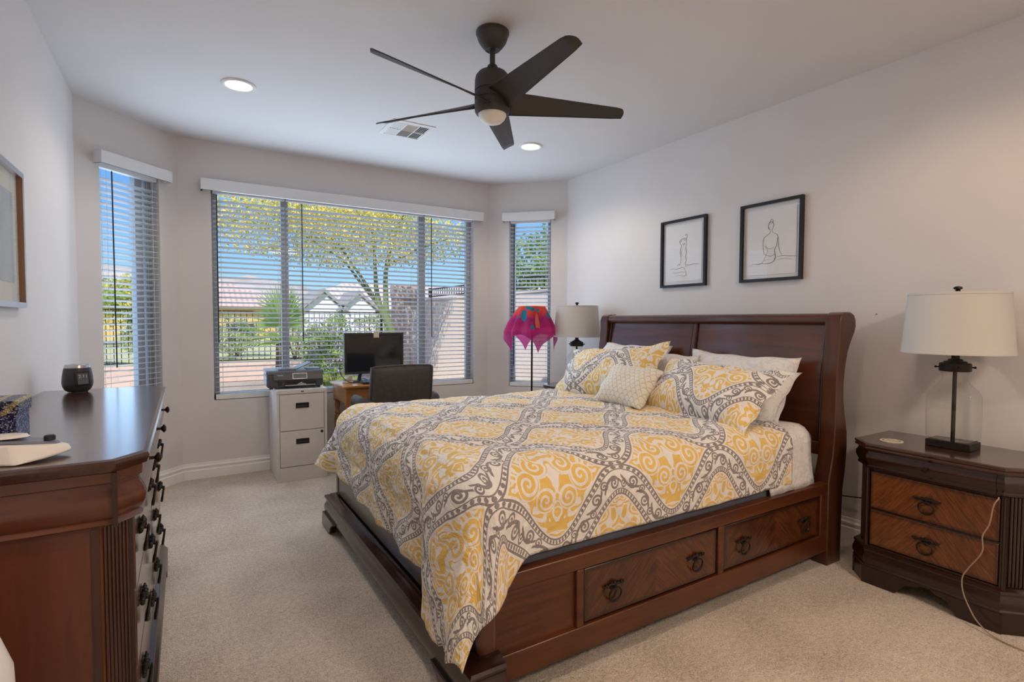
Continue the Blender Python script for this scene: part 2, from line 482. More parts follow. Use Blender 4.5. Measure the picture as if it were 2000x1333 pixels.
def vent():
    t = thing('ceiling_vent', 'white square louvred air vent in the ceiling by the fan', 'vent', (1.458, 3.905, ZC))
    hw = .165
    mb = MB(); 
    mb.mould([(-hw, -hw), (-hw, hw), (hw, hw), (hw, -hw)], [(0, 0), (0, -.005), (-.028, -.012), (-.030, -.002)], closed=True, left=True)
    obj('frame', mb, M_trim, t)
    mb = MB(); mb.box(-.14, .14, -.14, .14, -.003, -.001); obj('duct_opening', mb, M_dkgrey, t, smooth=False)
    mb = MB()
    def slat(x0, x1, y0, y1, ax, sg):
        k = 6
        for i in range(k):
            if ax == 'x':
                a = x0+(i+.5)*(x1-x0)/k; mb.m = Matrix.Translation((a, 0, -.008)) @ Matrix.Rotation(sg*.75, 4, 'Y'); mb.box(-.010, .010, y0, y1, -.001, .001)
            else:
                a = y0+(i+.5)*(y1-y0)/k; mb.m = Matrix.Translation((0, a, -.008)) @ Matrix.Rotation(sg*.75, 4, 'X'); mb.box(x0, x1, -.010, .010, -.001, .001)
        mb.m = Matrix()
    for y0, y1 in ((-.135, -.004), (.004, .135)):
        slat(-.135, -.05, y0, y1, 'x', 1); slat(.05, .135, y0, y1, 'x', -1)
    slat(-.045, .045, -.135, 0, 'y', -1); slat(-.045, .045, 0, .135, 'y', 1)
    obj('louvres', mb, M_trim, t, smooth=False)
    mb = MB(); mb.box(-.052, -.044, -.14, .14, -.014, -.003); mb.box(.044, .052, -.14, .14, -.014, -.003); mb.box(-.14, -.05, -.004, .004, -.014, -.003); mb.box(.05, .14, -.004, .004, -.014, -.003)
    obj('dividers', mb, M_trim, t, smooth=False)
vent()

def fan():
    t = thing('ceiling_fan', 'dark bronze five-blade ceiling fan with frosted round light', 'ceiling fan', (1.334, 2.369, ZC))
    mb = MB(); mb.lathe([(.078, 0), (.083, -.005), (.083, -.015), (.078, -.020), (.076, -.034), (.068, -.054), (.054, -.074), (.041, -.088), (.036, -.093), (.030, -.091)], 40)
    obj('canopy', mb, M_bronze, t)
    mb = MB(); mb.lathe([(.0135, -.09), (.0135, -.175)], 20); mb.lathe([(.020, -.165), (.024, -.168), (.031, -.186), (.036, -.198)], 28); obj('downrod', mb, M_bronze, t)
    mb = MB(); mb.lathe([(.03, -.190), (.050, -.196), (.070, -.205), (.083, -.222), (.088, -.245), (.089, -.290), (.089, -.297), (.086, -.299), (.086, -.302), (.089, -.304),
                         (.089, -.338), (.086, -.340), (.086, -.343), (.089, -.345), (.090, -.378), (.088, -.394), (.082, -.406), (.074, -.410), (.071, -.408)], 48)
    obj('motor_housing', mb, M_bronze, t)
    M = Mat('frosted_lens'); no = M.noise(M.coord(), 30); M.set(Base_Color=M.ramp(no, [(.3, (.82, .79, .75)), (.7, (.86, .83, .79))]), Roughness=.35, Subsurface_Weight=.2)
    mb = MB(); mb.lathe([(.071, -.400), (.070, -.414), (.063, -.431), (.048, -.446), (.026, -.455), (0, -.458)], 40); obj('light_lens', mb, M.m, t)
    def blade():
        mb = MB(); N = 14; rows = []
        for i in range(N+1):
            u = i/N; r = .075+u*.615
            w = .136-.058*u
            ctr = .0
            tw = radians(33-14*u)
            for_tip = 1.0 if u < .97 else .9
            row = []
            for j in range(7):
                q = (j/6-.5)*w*for_tip + ctr
                rr = r + (.012*sin(pi*(j/6)) if i == N else 0) + (.020*(j/6-.5) if i == N else 0)
                x, y, z = rr, q*cos(tw), -q*sin(tw) + .006*(1-((j/6-.5)*2)**2) 
                row.append((x, y, z))
            rows.append(row)
        mb.grid(lambda a, b: rows[round(a*N)][round(b*6)], N, 6)
        return mb
    for k in range(5):
        o = obj('blade', blade(), M_bronze, t, solid=.005, ang=60); o.location = (0, 0, -.348); o.rotation_euler = (0, 0, radians(-20+72*k))
fan()
# ------------------------------------------------------------------ bedroom furniture materials
C_DK, C_MD, C_LT = (.028, .009, .005), (.085, .026, .011), (.20, .065, .022)
W_x = wood('cherry_wood_along', (.018, .005, .002), (.150, .043, .012), 0, .32, .15)
W_y = wood('cherry_wood_across', (.036, .011, .006), (.125, .037, .015), 1, .26, .4)
W_z = wood('cherry_wood_upright', (.030, .008, .004), (.115, .033, .011), 2, .28, .25)
W_dark = wood('dark_cherry_wood', (.010, .004, .003), (.036, .011, .006), 2, .25, .3)
W_darky = wood('dark_cherry_across', (.011, .004, .003), (.040, .012, .007), 1, .25, .35)
W_top = wood('dark_cherry_top', (.032, .012, .008), (.070, .026, .015), 1, .16, .6)
M_gap = pm('shadow_gap_black', (.006, .004, .003), .8)

def book_veneer(name, c1, c2, axu=0, rough=.3):
    """book-matched diagonal veneer: grain mirrors about the middle of the panel"""
    M = Mat(name); c = M.n('ShaderNodeTexCoord'); q = M.n('ShaderNodeSeparateXYZ'); M.link(c.outputs['Generated'], q.inputs[0])
    u = X(q.outputs[axu]); w = X(q.outputs[2])
    seg = xfloor(u*2.0); uu = xfrac(u*2.0)
    d = xsel(seg > .5, uu*1.6 + w*.9, uu*-1.6 + w*.9+1.7)
    v = M.vec(d*16, (xsel(seg > .5, uu*.9-w*1.2, uu*.9+w*1.2))*1.5, seg*7.0)
    a = M.noise(v, 1.0, 5, .6, .8)
    edge = xmin(xmin(u, 1-u)*3.2, xmin(w, 1-w))*9.0     # darker burnished border
    f = X(a)*.9 + xmin(edge, 1.0)*.34 - .28 + seg*.06
    M.set(Base_Color=M.ramp(f, [(.12, (.012, .005, .003)), (.42, c1), (.78, c2)]), Roughness=rough, Coat_Weight=.35, Coat_Roughness=.15)
    return M.m
V_bed = book_veneer('bookmatched_drawer_veneer', (.042, .012, .004), (.140, .044, .012))
V_ns = book_veneer('bookmatched_nightstand_veneer', (.085, .026, .008), (.235, .080, .022), 1)

def local(t, mb):
    return xform(mb, t.matrix_basis.inverted()) if isinstance(t, bpy.types.Object) else mb
def wobj(name, mb, mat, t, **k):
    """build from room coordinates as a part of thing t"""
    m = t.matrix_basis.inverted()
    if t.parent: m = m @ t.parent.matrix_basis.inverted()
    return obj(name, xform(mb, m), mat, t, **k)

def ring_pull(t, c, n='y-', sz=1.0):
    """ornate cast drop-ring pull; c is the centre of its back plate, ring hangs below"""
    mb = MB(); rot = {'y-': 0, 'x-': -pi/2, 'x+': pi/2}[n]
    R = Matrix.Translation(c) @ Matrix.Rotation(rot, 4, 'Z') @ Matrix.Scale(sz, 4)
    mb.m = R
    mb.tube([(-.052, -.004, .006), (-.044, -.005, -.001), (-.030, -.006, -.001), (-.018, -.006, .006), (0, -.007, .002), (.018, -.006, .006), (.030, -.006, -.001), (.044, -.005, -.001), (.052, -.004, .006)],
            [.002, .005, .004, .006, .008, .006, .004, .005, .002], 8)
    for x in (-.036, -.016, .016, .036): mb.sphere((x, -.005, .006 if abs(x) < .02 else .004), .0055, 8)
    mb.sphere((0, -.008, .010), .007, 8); mb.lathe([(.016, 0), (.014, -.004), (.006, -.006)], 14, (0, 0, -.006), 'y')
    mb.sphere((0, -.012, -.006), .006, 8)
    plate = obj('pull_plate', mb, M_iron, None); plate.parent = t
    plate.matrix_parent_inverse = Matrix()
    mb2 = MB(); mb2.m = R
    mb2.tube([(.026*sin(a)*1.1, -.014-.004*cos(a), -.032+.027*cos(a)) for a in [2*pi*k/20 for k in range(20)]], [.0034 if k not in (8, 9, 10, 11, 12) else .0048 for k in range(20)], 8, closed=True)
    ring = obj('pull_ring', mb2, M_iron, None)
    return plate, ring

# ------------------------------------------------------------------ bed
BY0, BY1 = 1.494, 3.41
def bed():
    t = thing('bed', 'king-size cherry sleigh bed with storage drawers in its side', 'bed', (1.9, 2.45, 0))
    fp = [(2.888, 0), (2.888, .45), (2.900, .50), (2.922, .58), (2.934, .66), (2.938, .80), (2.938, .95), (2.942, 1.05), (2.955, 1.16), (2.962, 1.24), (2.958, 1.30), (2.972, 1.338), (3.00, 1.352), (3.06, 1.354), (3.098, 1.340),
          (3.118, 1.312), (3.121, 1.275), (3.105, 1.238), (3.075, 1.195), (3.045, 1.14), (3.022, 1.06), (3.011, .96), (3.014, .88), (3.035, .79), (3.058, .70), (3.062, .62), (3.050, .50), (3.030, .40), (3.024, .25), (3.022, 0)]
    for y0, y1 in ((BY0, BY0+.082), (BY1-.082, BY1)):
        mb = MB(); mb.prism(fp, y0, y1, 'xz'); wobj('headboard_post', mb, W_z, t, bevel=.006, ang=40)
    # thin bead down the inner face of each post is part of the panel frame
    def front(z):  # front surface x of the curved panel
        P = [(.55, 2.955), (.66, 2.962), (.80, 2.964), (.95, 2.966), (1.05, 2.972), (1.16, 2.986), (1.24, 3.000), (1.30, 3.006)]
        for (a, b), (c, d) in zip(P, P[1:]):
            if a <= z <= c: return b+(d-b)*(z-a)/(c-a)
        return P[0][1] if z < .55 else P[-1][1]
    yi0, yi1 = BY0+.082, BY1-.082
    for a, b in ((yi0+.012, 2.452), (2.482, yi1-.012)):
        mb = MB(); mb.grid(lambda u, w: (front(.645+.65*w)+.004, a+(b-a)*u, .645+.65*w), 4, 24)
        mb.grid(lambda u, w: (front(.645+.65*w)+.03, a+(b-a)*u, .645+.65*w), 4, 24)
        wobj('headboard_panel', mb, W_y2, t)
        mb = MB(); zz = [.645+.65*k/24 for k in range(25)]
        path = [(front(z)-.004, a, z) for z in zz]; mb.tube(path, .007, 8); mb.tube([(x, b, z) for x, _, z in path], .007, 8)
        mb.tube([(front(.645)-.004, a, .645), (front(.645)-.004, b, .645)], .007, 8)
        wobj('panel_bead', mb, W_dark, t)
    mb = MB(); mb.grid(lambda u, w: (front(.57+.74*w)-.010, 2.450+.034*u, .57+.74*w), 1, 24); mb.grid(lambda u, w: (front(.57+.74*w)+.02, 2.450+.034*u, .57+.74*w), 1, 24)
    wobj('centre_stile', mb, W_z, t)
    mb = MB(); mb.box(2.944, 2.99, yi0, yi1, .572, .643); wobj('lower_cross_rail', mb, W_y, t, bevel=.004)
    tp = [(2.985, 1.284), (2.972, 1.300), (2.972, 1.330), (2.985, 1.342), (3.02, 1.347), (3.07, 1.346), (3.10, 1.330), (3.108, 1.30), (3.098, 1.27), (3.07, 1.25), (3.04, 1.262), (3.01, 1.282)]
    mb = MB(); mb.prism(tp, yi0, yi1, 'xz'); wobj('top_roll', mb, W_y, t, bevel=.004)
    mb = MB(); mb.box(2.90, 2.98, yi0, yi1, .12, .43); wobj('headboard_lower_rail', mb, W_y, t)
    # side rails
    for side in (0, 1):
        y = BY0+.006 if side == 0 else BY1-.006; s = 1 if side == 0 else -1
        def yb(a, b): return (y+s*a, y+s*b) if s > 0 else (y+s*b, y+s*a)
        mb = MB(); q = yb(0, .045)
        mb.box(.86, 2.888, *q, .388, .446); mb.box(.86, 2.888, *q, .078, .172)
        mb.box(1.205, 1.238, *q, .172, .388); mb.box(2.002, 2.040, *q, .172, .388); mb.box(2.826, 2.888, *q, .172, .388)
        mb.box(.80, .868, *q, .10, .446)
        wobj('side_rail', mb, W_x, t, bevel=.004)
        if side == 0:
            mb = MB(); mb.box(.866, 1.207, y+.016, y+.03, .16, .40); wobj('fixed_side_panel', mb, W_x, t)
            for a, b, px in ((1.243, 1.997, (1.385, 1.855)), (2.045, 2.821, (2.185, 2.68))):
                mb = MB(); mb.box(a-.004, b+.004, y+.03, y+.036, .165, .395); wobj('drawer_recess', mb, M_gap, t)
                mb = MB(); mb.box(a, b, y+.008, y+.028, .177, .383); d = wobj('drawer', mb, V_bed, t, bevel=.006)
                for x in px:
                    for o in ring_pull(d, (x-1.9, y+.007-2.45, .290), 'y-', 1.05): o.parent = d
    # footboard: panel, stepped base moulding, posts, feet
    mb = MB(); mb.box(.80, .845, BY0+.055, BY1-.055, .10, .475); wobj('footboard_panel', mb, W_darky, t, bevel=.004)
    for y0, y1 in ((BY0-.004, BY0+.062), (BY1-.062, BY1+.004)):
        mb = MB(); mb.box(.794, .868, y0, y1, .10, .478); wobj('footboard_post', mb, W_z2, t, bevel=.022, seg=4)
    prof = [(0, .085), (.052, .085), (.056, .10), (.056, .130), (.046, .148), (.044, .160), (.052, .170), (.056, .182), (.050, .192), (.030, .198), (.020, .206), (.0, .210)]
    mb = MB(); mb.mould([(.868, BY1+.002), (.792, BY1+.002), (.792, BY0-.002), (.868, BY0-.002)], prof, left=False)
    wobj('base_moulding', mb, W_darky, t)
    for y0, sg in ((BY0-.058, 1), (BY1+.058, -1)):
        mb = MB(); f = [(0, 0), (0, .09), (.30, .09), (.255, .075), (.215, .045), (.20, .008), (.165, .0)]
        mb.prism([(y0+sg*(a-.012*(1-z/.09)), z) for a, z in f], .722, .762, 'yz')
        g = [(.722, 0), (.734, .09), (.93, .09), (.90, .07), (.88, .035), (.872, .0)]
        mb.prism(g, min(y0, y0+sg*.04), max(y0, y0+sg*.04), 'xz')
        wobj('bracket_foot', mb, W_dark, t, bevel=.004)
    return t
W_y2 = wood('cherry_headboard_panel', (.045, .013, .007), (.140, .041, .018), 1, .22, .6, .8)
W_z2 = wood('cherry_post', (.040, .011, .005), (.125, .036, .013), 2, .25, .5)
bed()

# ------------------------------------------------------------------ bedding
def damask(name, off=(0, 0), rot90=False, Pu=.60, Pv=.335, a=.34, hb=.056, UVS=1.0):
    M = Mat(name); uu, vv = M.uv()
    if rot90: uu, vv = vv, uu
    no = M.n('ShaderNodeTexNoise'); 
    u = uu*UVS + off[0]; v = vv*UVS + off[1]
    U = u/Pu; V = v/Pv; c = xcos(U*2*pi)
    wrap2 = lambda d: d - 2*xfloor(d*.5+.5)
    de = wrap2(V - a*c); do = wrap2(V - 1 + a*c)
    sl = xsin(U*2*pi)*(2*pi*a*Pv/Pu); inv = 1/xsqrt(sl*sl+1)
    tan = xsel(xabs(de) < xabs(do), de*-1.0, do)*sl*inv*Pv
    te = de*inv*(Pv/hb); to = do*inv*(Pv/hb)
    use_e = xabs(te) < xabs(to)
    t = xsel(use_e, te, to); at = xabs(t)
    m2 = (2*pi*a*Pv/Pu)**2
    sa = (U*(1+m2/4*.86) - xsin(U*4*pi)*(m2/4*.75/(4*pi)))*Pu + tan
    # beaded borders
    k = .0215
    bx = (xfrac(sa/k)-.5); by = (at-.80)*(hb/k)
    dot = (bx*bx+by*by) < .105
    line = xmax((at > .92)*(at < 1.04), (at > .60)*(at < .68))
    # scrolling vine inside the band
    per = .105; q = sa/per; i = xfloor(q); f = (xfrac(q)-.5)*per
    sg = 1-2*(i-2*xfloor(i*.5)); y = t*hb*sg
    vine = xabs(y - xcos(f/per*pi)*.026 + .012) < .0056
    def spiral(x, y, pitch, R, w=.24, hand=1, ph=0.0):
        r = xsqrt(x*x+y*y); th = xatan2(y, x)*(hand/(2*pi))
        g = xfrac(r/pitch - th + ph)
        return (xabs(g-.5) < w)*(r < R)
    s1 = spiral(f-.012, y+.006, .0155, .026, .29)
    s2 = spiral(f+.036, y-.014, .012, .019, .29, hand=-1)
    inner = xmax(vine, xmax(s1, s2))*(at < .6)
    grey = xmax(xmax(dot, line), inner)
    inband = at < 1.04
    # damask medallions, mirrored about their own axis
    g0 = de > 0
    mx = xsel(g0, xfrac(U)-.5, xfrac(U+.5)-.5)*Pu
    my = xsel(g0, wrap2(V-.5), wrap2(V-1.5))*Pv
    ax = xabs(mx)
    n1 = X(M.noise(M.vec(ax*1.0, my, 3.0), 9.0, 1.6, .5, .8))
    con = xabs(xfrac(n1*7.0)-.5) > .225
    r1 = spiral(ax-.058, my-.050, .026, .050, .30)
    r2 = spiral(ax-.120, my+.012, .028, .050, .30, -1)
    r3 = spiral(ax-.050, my+.080, .022, .038, .30, -1)
    d1 = ((ax-.058)*(ax-.058)+(my-.05)*(my-.05)) < .0030
    d2 = ((ax-.12)*(ax-.12)+(my+.012)*(my+.012)) < .0030
    d3 = ((ax-.05)*(ax-.05)+(my+.08)*(my+.08)) < .0019
    ind = xmax(d1, xmax(d2, d3))
    gold = xsel(ind, xmax(r1, xmax(r2, r3)), con)*(at > 1.17)
    # printed colours
    n2 = M.noise(M.vec(u, v), 14, 3)
    white = M.ramp(n2, [(.3, (.73, .70, .67)), (.7, (.79, .76, .73))])
    goldc = M.ramp(n2, [(.3, (.70, .46, .12)), (.7, (.78, .54, .17))])
    greyc = M.ramp(n2, [(.3, (.225, .200, .195)), (.7, (.27, .245, .24))])
    col = M.mix(gold, white, goldc)
    col = M.mix(inband, col, M.mix(grey, white, greyc))
    M.set(Base_Color=col, Roughness=.8)
    M.p.inputs['Specular IOR Level'].default_value = .25
    M.p.inputs['Sheen Weight'].default_value = .15
    w = M.noise(M.vec(u*1.0, v*.6), 16, 4, .6, .8); th = M.noise(M.vec(u, v), 500, 1)
    M.bump(X(w)*1.0+X(th)*.04, .7, .022)
    return M.m
M_quilt = damask('comforter_print', off=(0, -.09))
M_lining = pm('grey_lining', (.13, .125, .13), .85)
M_sheetw = None

def cloth_white():
    M = Mat('white_floral_cotton'); v = M.coord()
    n = X(M.noise(v, 11, 3, .55, 1.2)); l = xabs(xfrac(n*5)-.5) < .13
    M.set(Base_Color=M.mix(l*.5, (.70, .68, .67), (.52, .51, .52)), Roughness=.85)
    M.bump(M.noise(v, 14, 4, .6, .6), .5, .02); return M.m
M_sheet = cloth_white()
M_mattress = pm('grey_mattress_fabric', (.10, .11, .14), .9, bump=.5, bscale=260)

ZT = .775
def mattress():
    mb = MB(); mb.box(.885, 2.86, BY0+.058, BY1-.06, .30, .735)
    o = obj('mattress', mb, M_mattress, None, bevel=.06, seg=5)
    tag(o, 'thick grey fabric mattress showing under the comforter', 'mattress')
mattress()

def fitted_sheet():
    # white flat sheet showing at the head end beyond the comforter
    mb = MB(); x0, x1 = 2.42, 2.80; L = [(-.20, 0), (0, 0)]
    def f(u, w):
        x = x0+(x1-x0)*u; s = -.27+(1.885+.5)*w; ex = .012*sin(x*40+s*9)
        y, z = drape(s, 1.800, .085, .75)
        return (x+.01*sin(s*13), BY0+.052+y+ex*.15, z+.004*sin(x*30)*sin(s*17))
    mb.grid(f, 10, 70)
    o = obj('bed_sheet', mb, M_sheet, None, solid=.006)
    tag(o, 'white patterned sheet hanging below the pillows at the headboard end', 'sheet')
def drape(s, Wd, r, zt):
    """section across the bed: s<0 hangs on the near side, s>Wd on the far side"""
    def half(e):     # e>0: distance past the start of the rounded edge
        a = e/r
        if a < pi/2: return r*sin(a), r*(1-cos(a))
        k = e - r*pi/2
        return r+k*.10, r+k*.985
    if s < r: o, d = half(r-s); return r-o, zt-d
    if s > Wd-r: o, d = half(s-(Wd-r)); return Wd-r+o, zt-d
    return s, zt
fitted_sheet()

def comforter():
    mb = MB(); r = .115
    cx, cy0, cy1 = .772+r, BY0+.035+r, BY1-.045-r          # corner centres at the foot
    XH = 2.60
    Lx = XH-cx
    A = .655                                             # foot overhang measured along the cloth
    B0, B1 = .36, .20
    def hang(e, k):
        a = e/r
        if a < pi/2: return r*sin(a), r*(1-cos(a))
        q = e-r*pi/2
        return r+q*k, r+q*sqrt(max(0, 1-k*k))
    rnd = lambda x, y, s: mnoise.noise(Vector((x*s, y*s, 4.2)))
    def P(u, w):
        s = -A + (A+Lx)*u                                # s<0 : past the foot corner line
        skew = .0
        b0 = B0; b1 = B1
        tt = -b0 + (b0+(cy1-cy0)+b1)*w
        # hem waviness
        a = max(0, -s); q_ = min(1, max(0, (.27-tt)/.09)); q_ = q_*q_*(3-2*q_); foot_scale = .795 - .09*min(1, max(0, tt/(cy1-cy0))) + .205*q_   # cloth lies a little askew: the far part of the foot edge hangs less
        a *= foot_scale
        bn = max(0, -tt); bf = max(0, tt-(cy1-cy0))
        if bn:
            g2 = min(1, max(0, (1.0-(cx+max(0, s)))/.15)); bn *= 1+.24*g2*g2*(3-2*g2)
        b = bn or bf; sg = -1 if bn else 1
        x, y = cx+max(0, s), cy0+min(max(tt, 0), cy1-cy0)
        cl = hypot(a, b)
        puff = 0
        if cl > 1e-9:
            dx, dy = -a/cl, (b/cl)*sg
            th = atan2(b, a)
            if a > 0 and b > 0:
                if bn:
                    dx, dy = -cos(pi/2*(th/(pi/2))**.72), -sin(pi/2*(th/(pi/2))**.72)
                    cl *= 1-.19*math.exp(-((th-.60)/.35)**2)
                else: th = pi/2*(th/(pi/2))**.5; dx, dy = -cos(th), sin(th)
            corner = sin(2*th) if a > 0 and b > 0 else 0
            kk = .02 + (.20 if bn else .52)*max(0, corner)
            if bn and a == 0: kk = .0
            o, d = hang(cl, kk)
            fold = .010*sin(tt*17+1.0)*min(1, max(0, a-.16)/.3) if bn == 0 and bf == 0 else 0
            if bn and a > 0 : fold += .012*sin(th*6.0)*corner*min(1, cl/.4)
            if bf == 0 and a > 0: x -= .030*q_*min(1, cl/.4)*(1 if bn == 0 else max(0, cos(th)))
            x += dx*(o+fold); y += dy*(o+fold); z = ZT-d
            if bn:               # near side tucks inside the rail, but spills over the corner post at the foot
                g = min(1, max(0, (1.06-x)/.22)); g = g*g*(3-2*g)
                y -= g*.062*min(1, bn/.12)
        else: z = ZT
        # puffy quilting and wrinkles
        flat = 1 if cl < .06 else 0
        n = .013*rnd(s, tt, 5)+.008*rnd(s*1.0+7, tt, 11)+.004*rnd(s+3, tt*1.6, 24)
        bump = .012*(abs(sin(pi*(s+.1)/.34))**.5*abs(sin(pi*(tt+.05)/.34))**.5)
        if flat: z += n+bump+.012*sin(pi*min(1, max(0, tt/(cy1-cy0))))
        else:
            k = min(1, cl/.2); x += dx*(n+bump)*.9*k; y += dy*(n+bump)*.7*k*(0.5 if bn else 1); z += (n+bump)*(1-k)
        return (x, y, z)
    NU, NV = 190, 210
    Lv = B0+(cy1-cy0)+B1
    mb.grid(P, NU, NV, uv=lambda u, w: ((A+Lx)*u, Lv*w))
    o = obj('comforter', mb, [M_quilt, M_lining], None, fixn=False, ang=180)
    q = o.modifiers.new('solid', 'SOLIDIFY'); q.thickness = .014; q.offset = -1; q.material_offset = 1; q.material_offset_rim = 0
    tag(o, 'yellow, grey and white damask comforter spread over the bed', 'comforter')
    return o
comforter()

# ------------------------------------------------------------------ pillows
def pillow(name, w, h, th, mat, label, loc, rot, group=None, flange=0., seed=1, droop=0., pinch=.06, tassel=False, uvo=(0, 0)):
    mb = MB(); N = 30
    def shape(u, w2, side):
        x, y = u*2-1, w2*2-1
        px = x*(w/2)*(1-pinch*(1-abs(x)**1.2)*0 - pinch*(abs(y)**3)*0) ; py = y*(h/2)
        # edges bow inwards between the corners
        px *= 1-pinch*(1-abs(y)**2); py *= 1-pinch*1.3*(1-abs(x)**2)
        fx, fy = 1-flange/(w/2), 1-flange/(h/2)
        ex = max(0, 1-(abs(x)/fx)**2.6) if abs(x) < fx else 0
        ey = max(0, 1-(abs(y)/fy)**2.6) if abs(y) < fy else 0
        z = th/2*(ex**.55)*(ey**.55)
        nn = mnoise.noise(Vector((px*6+seed*3.1, py*6, seed)))*.016+mnoise.noise(Vector((px*14+seed, py*14, seed)))*.007
        z = z*(1+.0) + nn*min(1, z/.02)
        wave = .010*sin(x*9+seed)*(abs(y)**6)+.010*sin(y*8+seed*2)*(abs(x)**6)
        return (px, py+droop*x*x*0, side*max(z, .003)+wave-droop*(x*x))
    U = lambda u, w2: (u*w+uvo[0], w2*h+uvo[1])
    mb.grid(lambda u, w2: shape(u, w2, 1), N, N, uv=U)
    mb.grid(lambda u, w2: shape(1-u, w2, -1), N, N, uv=lambda u, w2: U(1-u, w2))
    bm_v = mb
    o = obj(name, mb, mat, None, ang=180, fixn=False)
    wd = o.modifiers.new('weld', 'WELD'); wd.merge_threshold = .0075
    o.location = loc; o.rotation_euler = rot
    tag(o, label, 'pillow', group)
    return o
M_sham1 = damask('sham_print_far', off=(.32, .10), Pu=.56, Pv=.33)
M_sham2 = damask('sham_print_near', off=(.02, .19), Pu=.56, Pv=.33)
def scale_mat():
    M = Mat('cream_scale_fabric'); uu, vv = M.uv()
    p = .036; a = uu/p; b = vv/(p*.75)
    row = xfloor(b); sh = (row-2*xfloor(row*.5))*.5
    fx = xfrac(a+sh)-.5; fy = xfrac(b)
    e = xabs(fy - (.92-fx*fx*3.2)) < .10
    M.set(Base_Color=M.mix(e, (.74, .70, .62), (.50, .46, .36)), Roughness=.7)
    M.bump(1-e*1.0, .5, .006); return M.m
M_scale = scale_mat()
def face(yaw_to, lean, roll=0.):
    """pillow local +z (front) turned to the foot of the bed (-x), leaning back by `lean`"""
    return (Matrix.Rotation(radians(yaw_to), 4, 'Z') @ Matrix.Rotation(radians(-lean), 4, 'Y') @ Matrix.Rotation(-pi/2, 4, 'Y') @ Matrix.Rotation(-pi/2, 4, 'Z') @ Matrix.Rotation(radians(roll), 4, 'Z')).to_euler()
# back row, white
pillow('pillow', .66, .50, .15, M_sheet, 'white pillow standing behind the far patterned sham', (2.79, 2.93, .912), face(2, -28), 'white sleeping pillows', seed=2)
pillow('pillow', .70, .46, .17, M_sheet, 'white pillow at the far back whose corner shows beside the centre of the headboard', (2.69, 2.62, .90), face(-4, -38), 'white sleeping pillows', seed=5)
pillow('pillow', .74, .48, .17, M_sheet, 'white pillow standing tallest behind the near patterned sham', (2.79, 2.03, .892), face(0, -26, -1), 'white sleeping pillows', seed=3)
pillow('pillow', .72, .44, .17, M_sheet, 'white pillow slumped below the tall one at the near bed edge', (2.67, 1.98, .880), face(3, -46, -2), 'white sleeping pillows', seed=4)
# printed shams
pillow('pillow_sham', .88, .46, .20, M_sham1, 'far yellow and grey damask sham leaning toward the far lamp', (2.50, 2.81, .945), face(3, -40, 7), 'patterned pillow shams', flange=.035, seed=6)
pillow('pillow_sham', .85, .44, .20, M_sham2, 'near yellow and grey damask sham slumped at the near bed edge', (2.46, 1.965, .912), face(-3, -49, -3), 'patterned pillow shams', flange=.035, seed=7)
pillow('throw_pillow', .39, .30, .15, M_scale, 'small cream throw pillow with a fish-scale pattern between the shams', (2.315, 2.41, .905), face(6, -42, -3), seed=8)
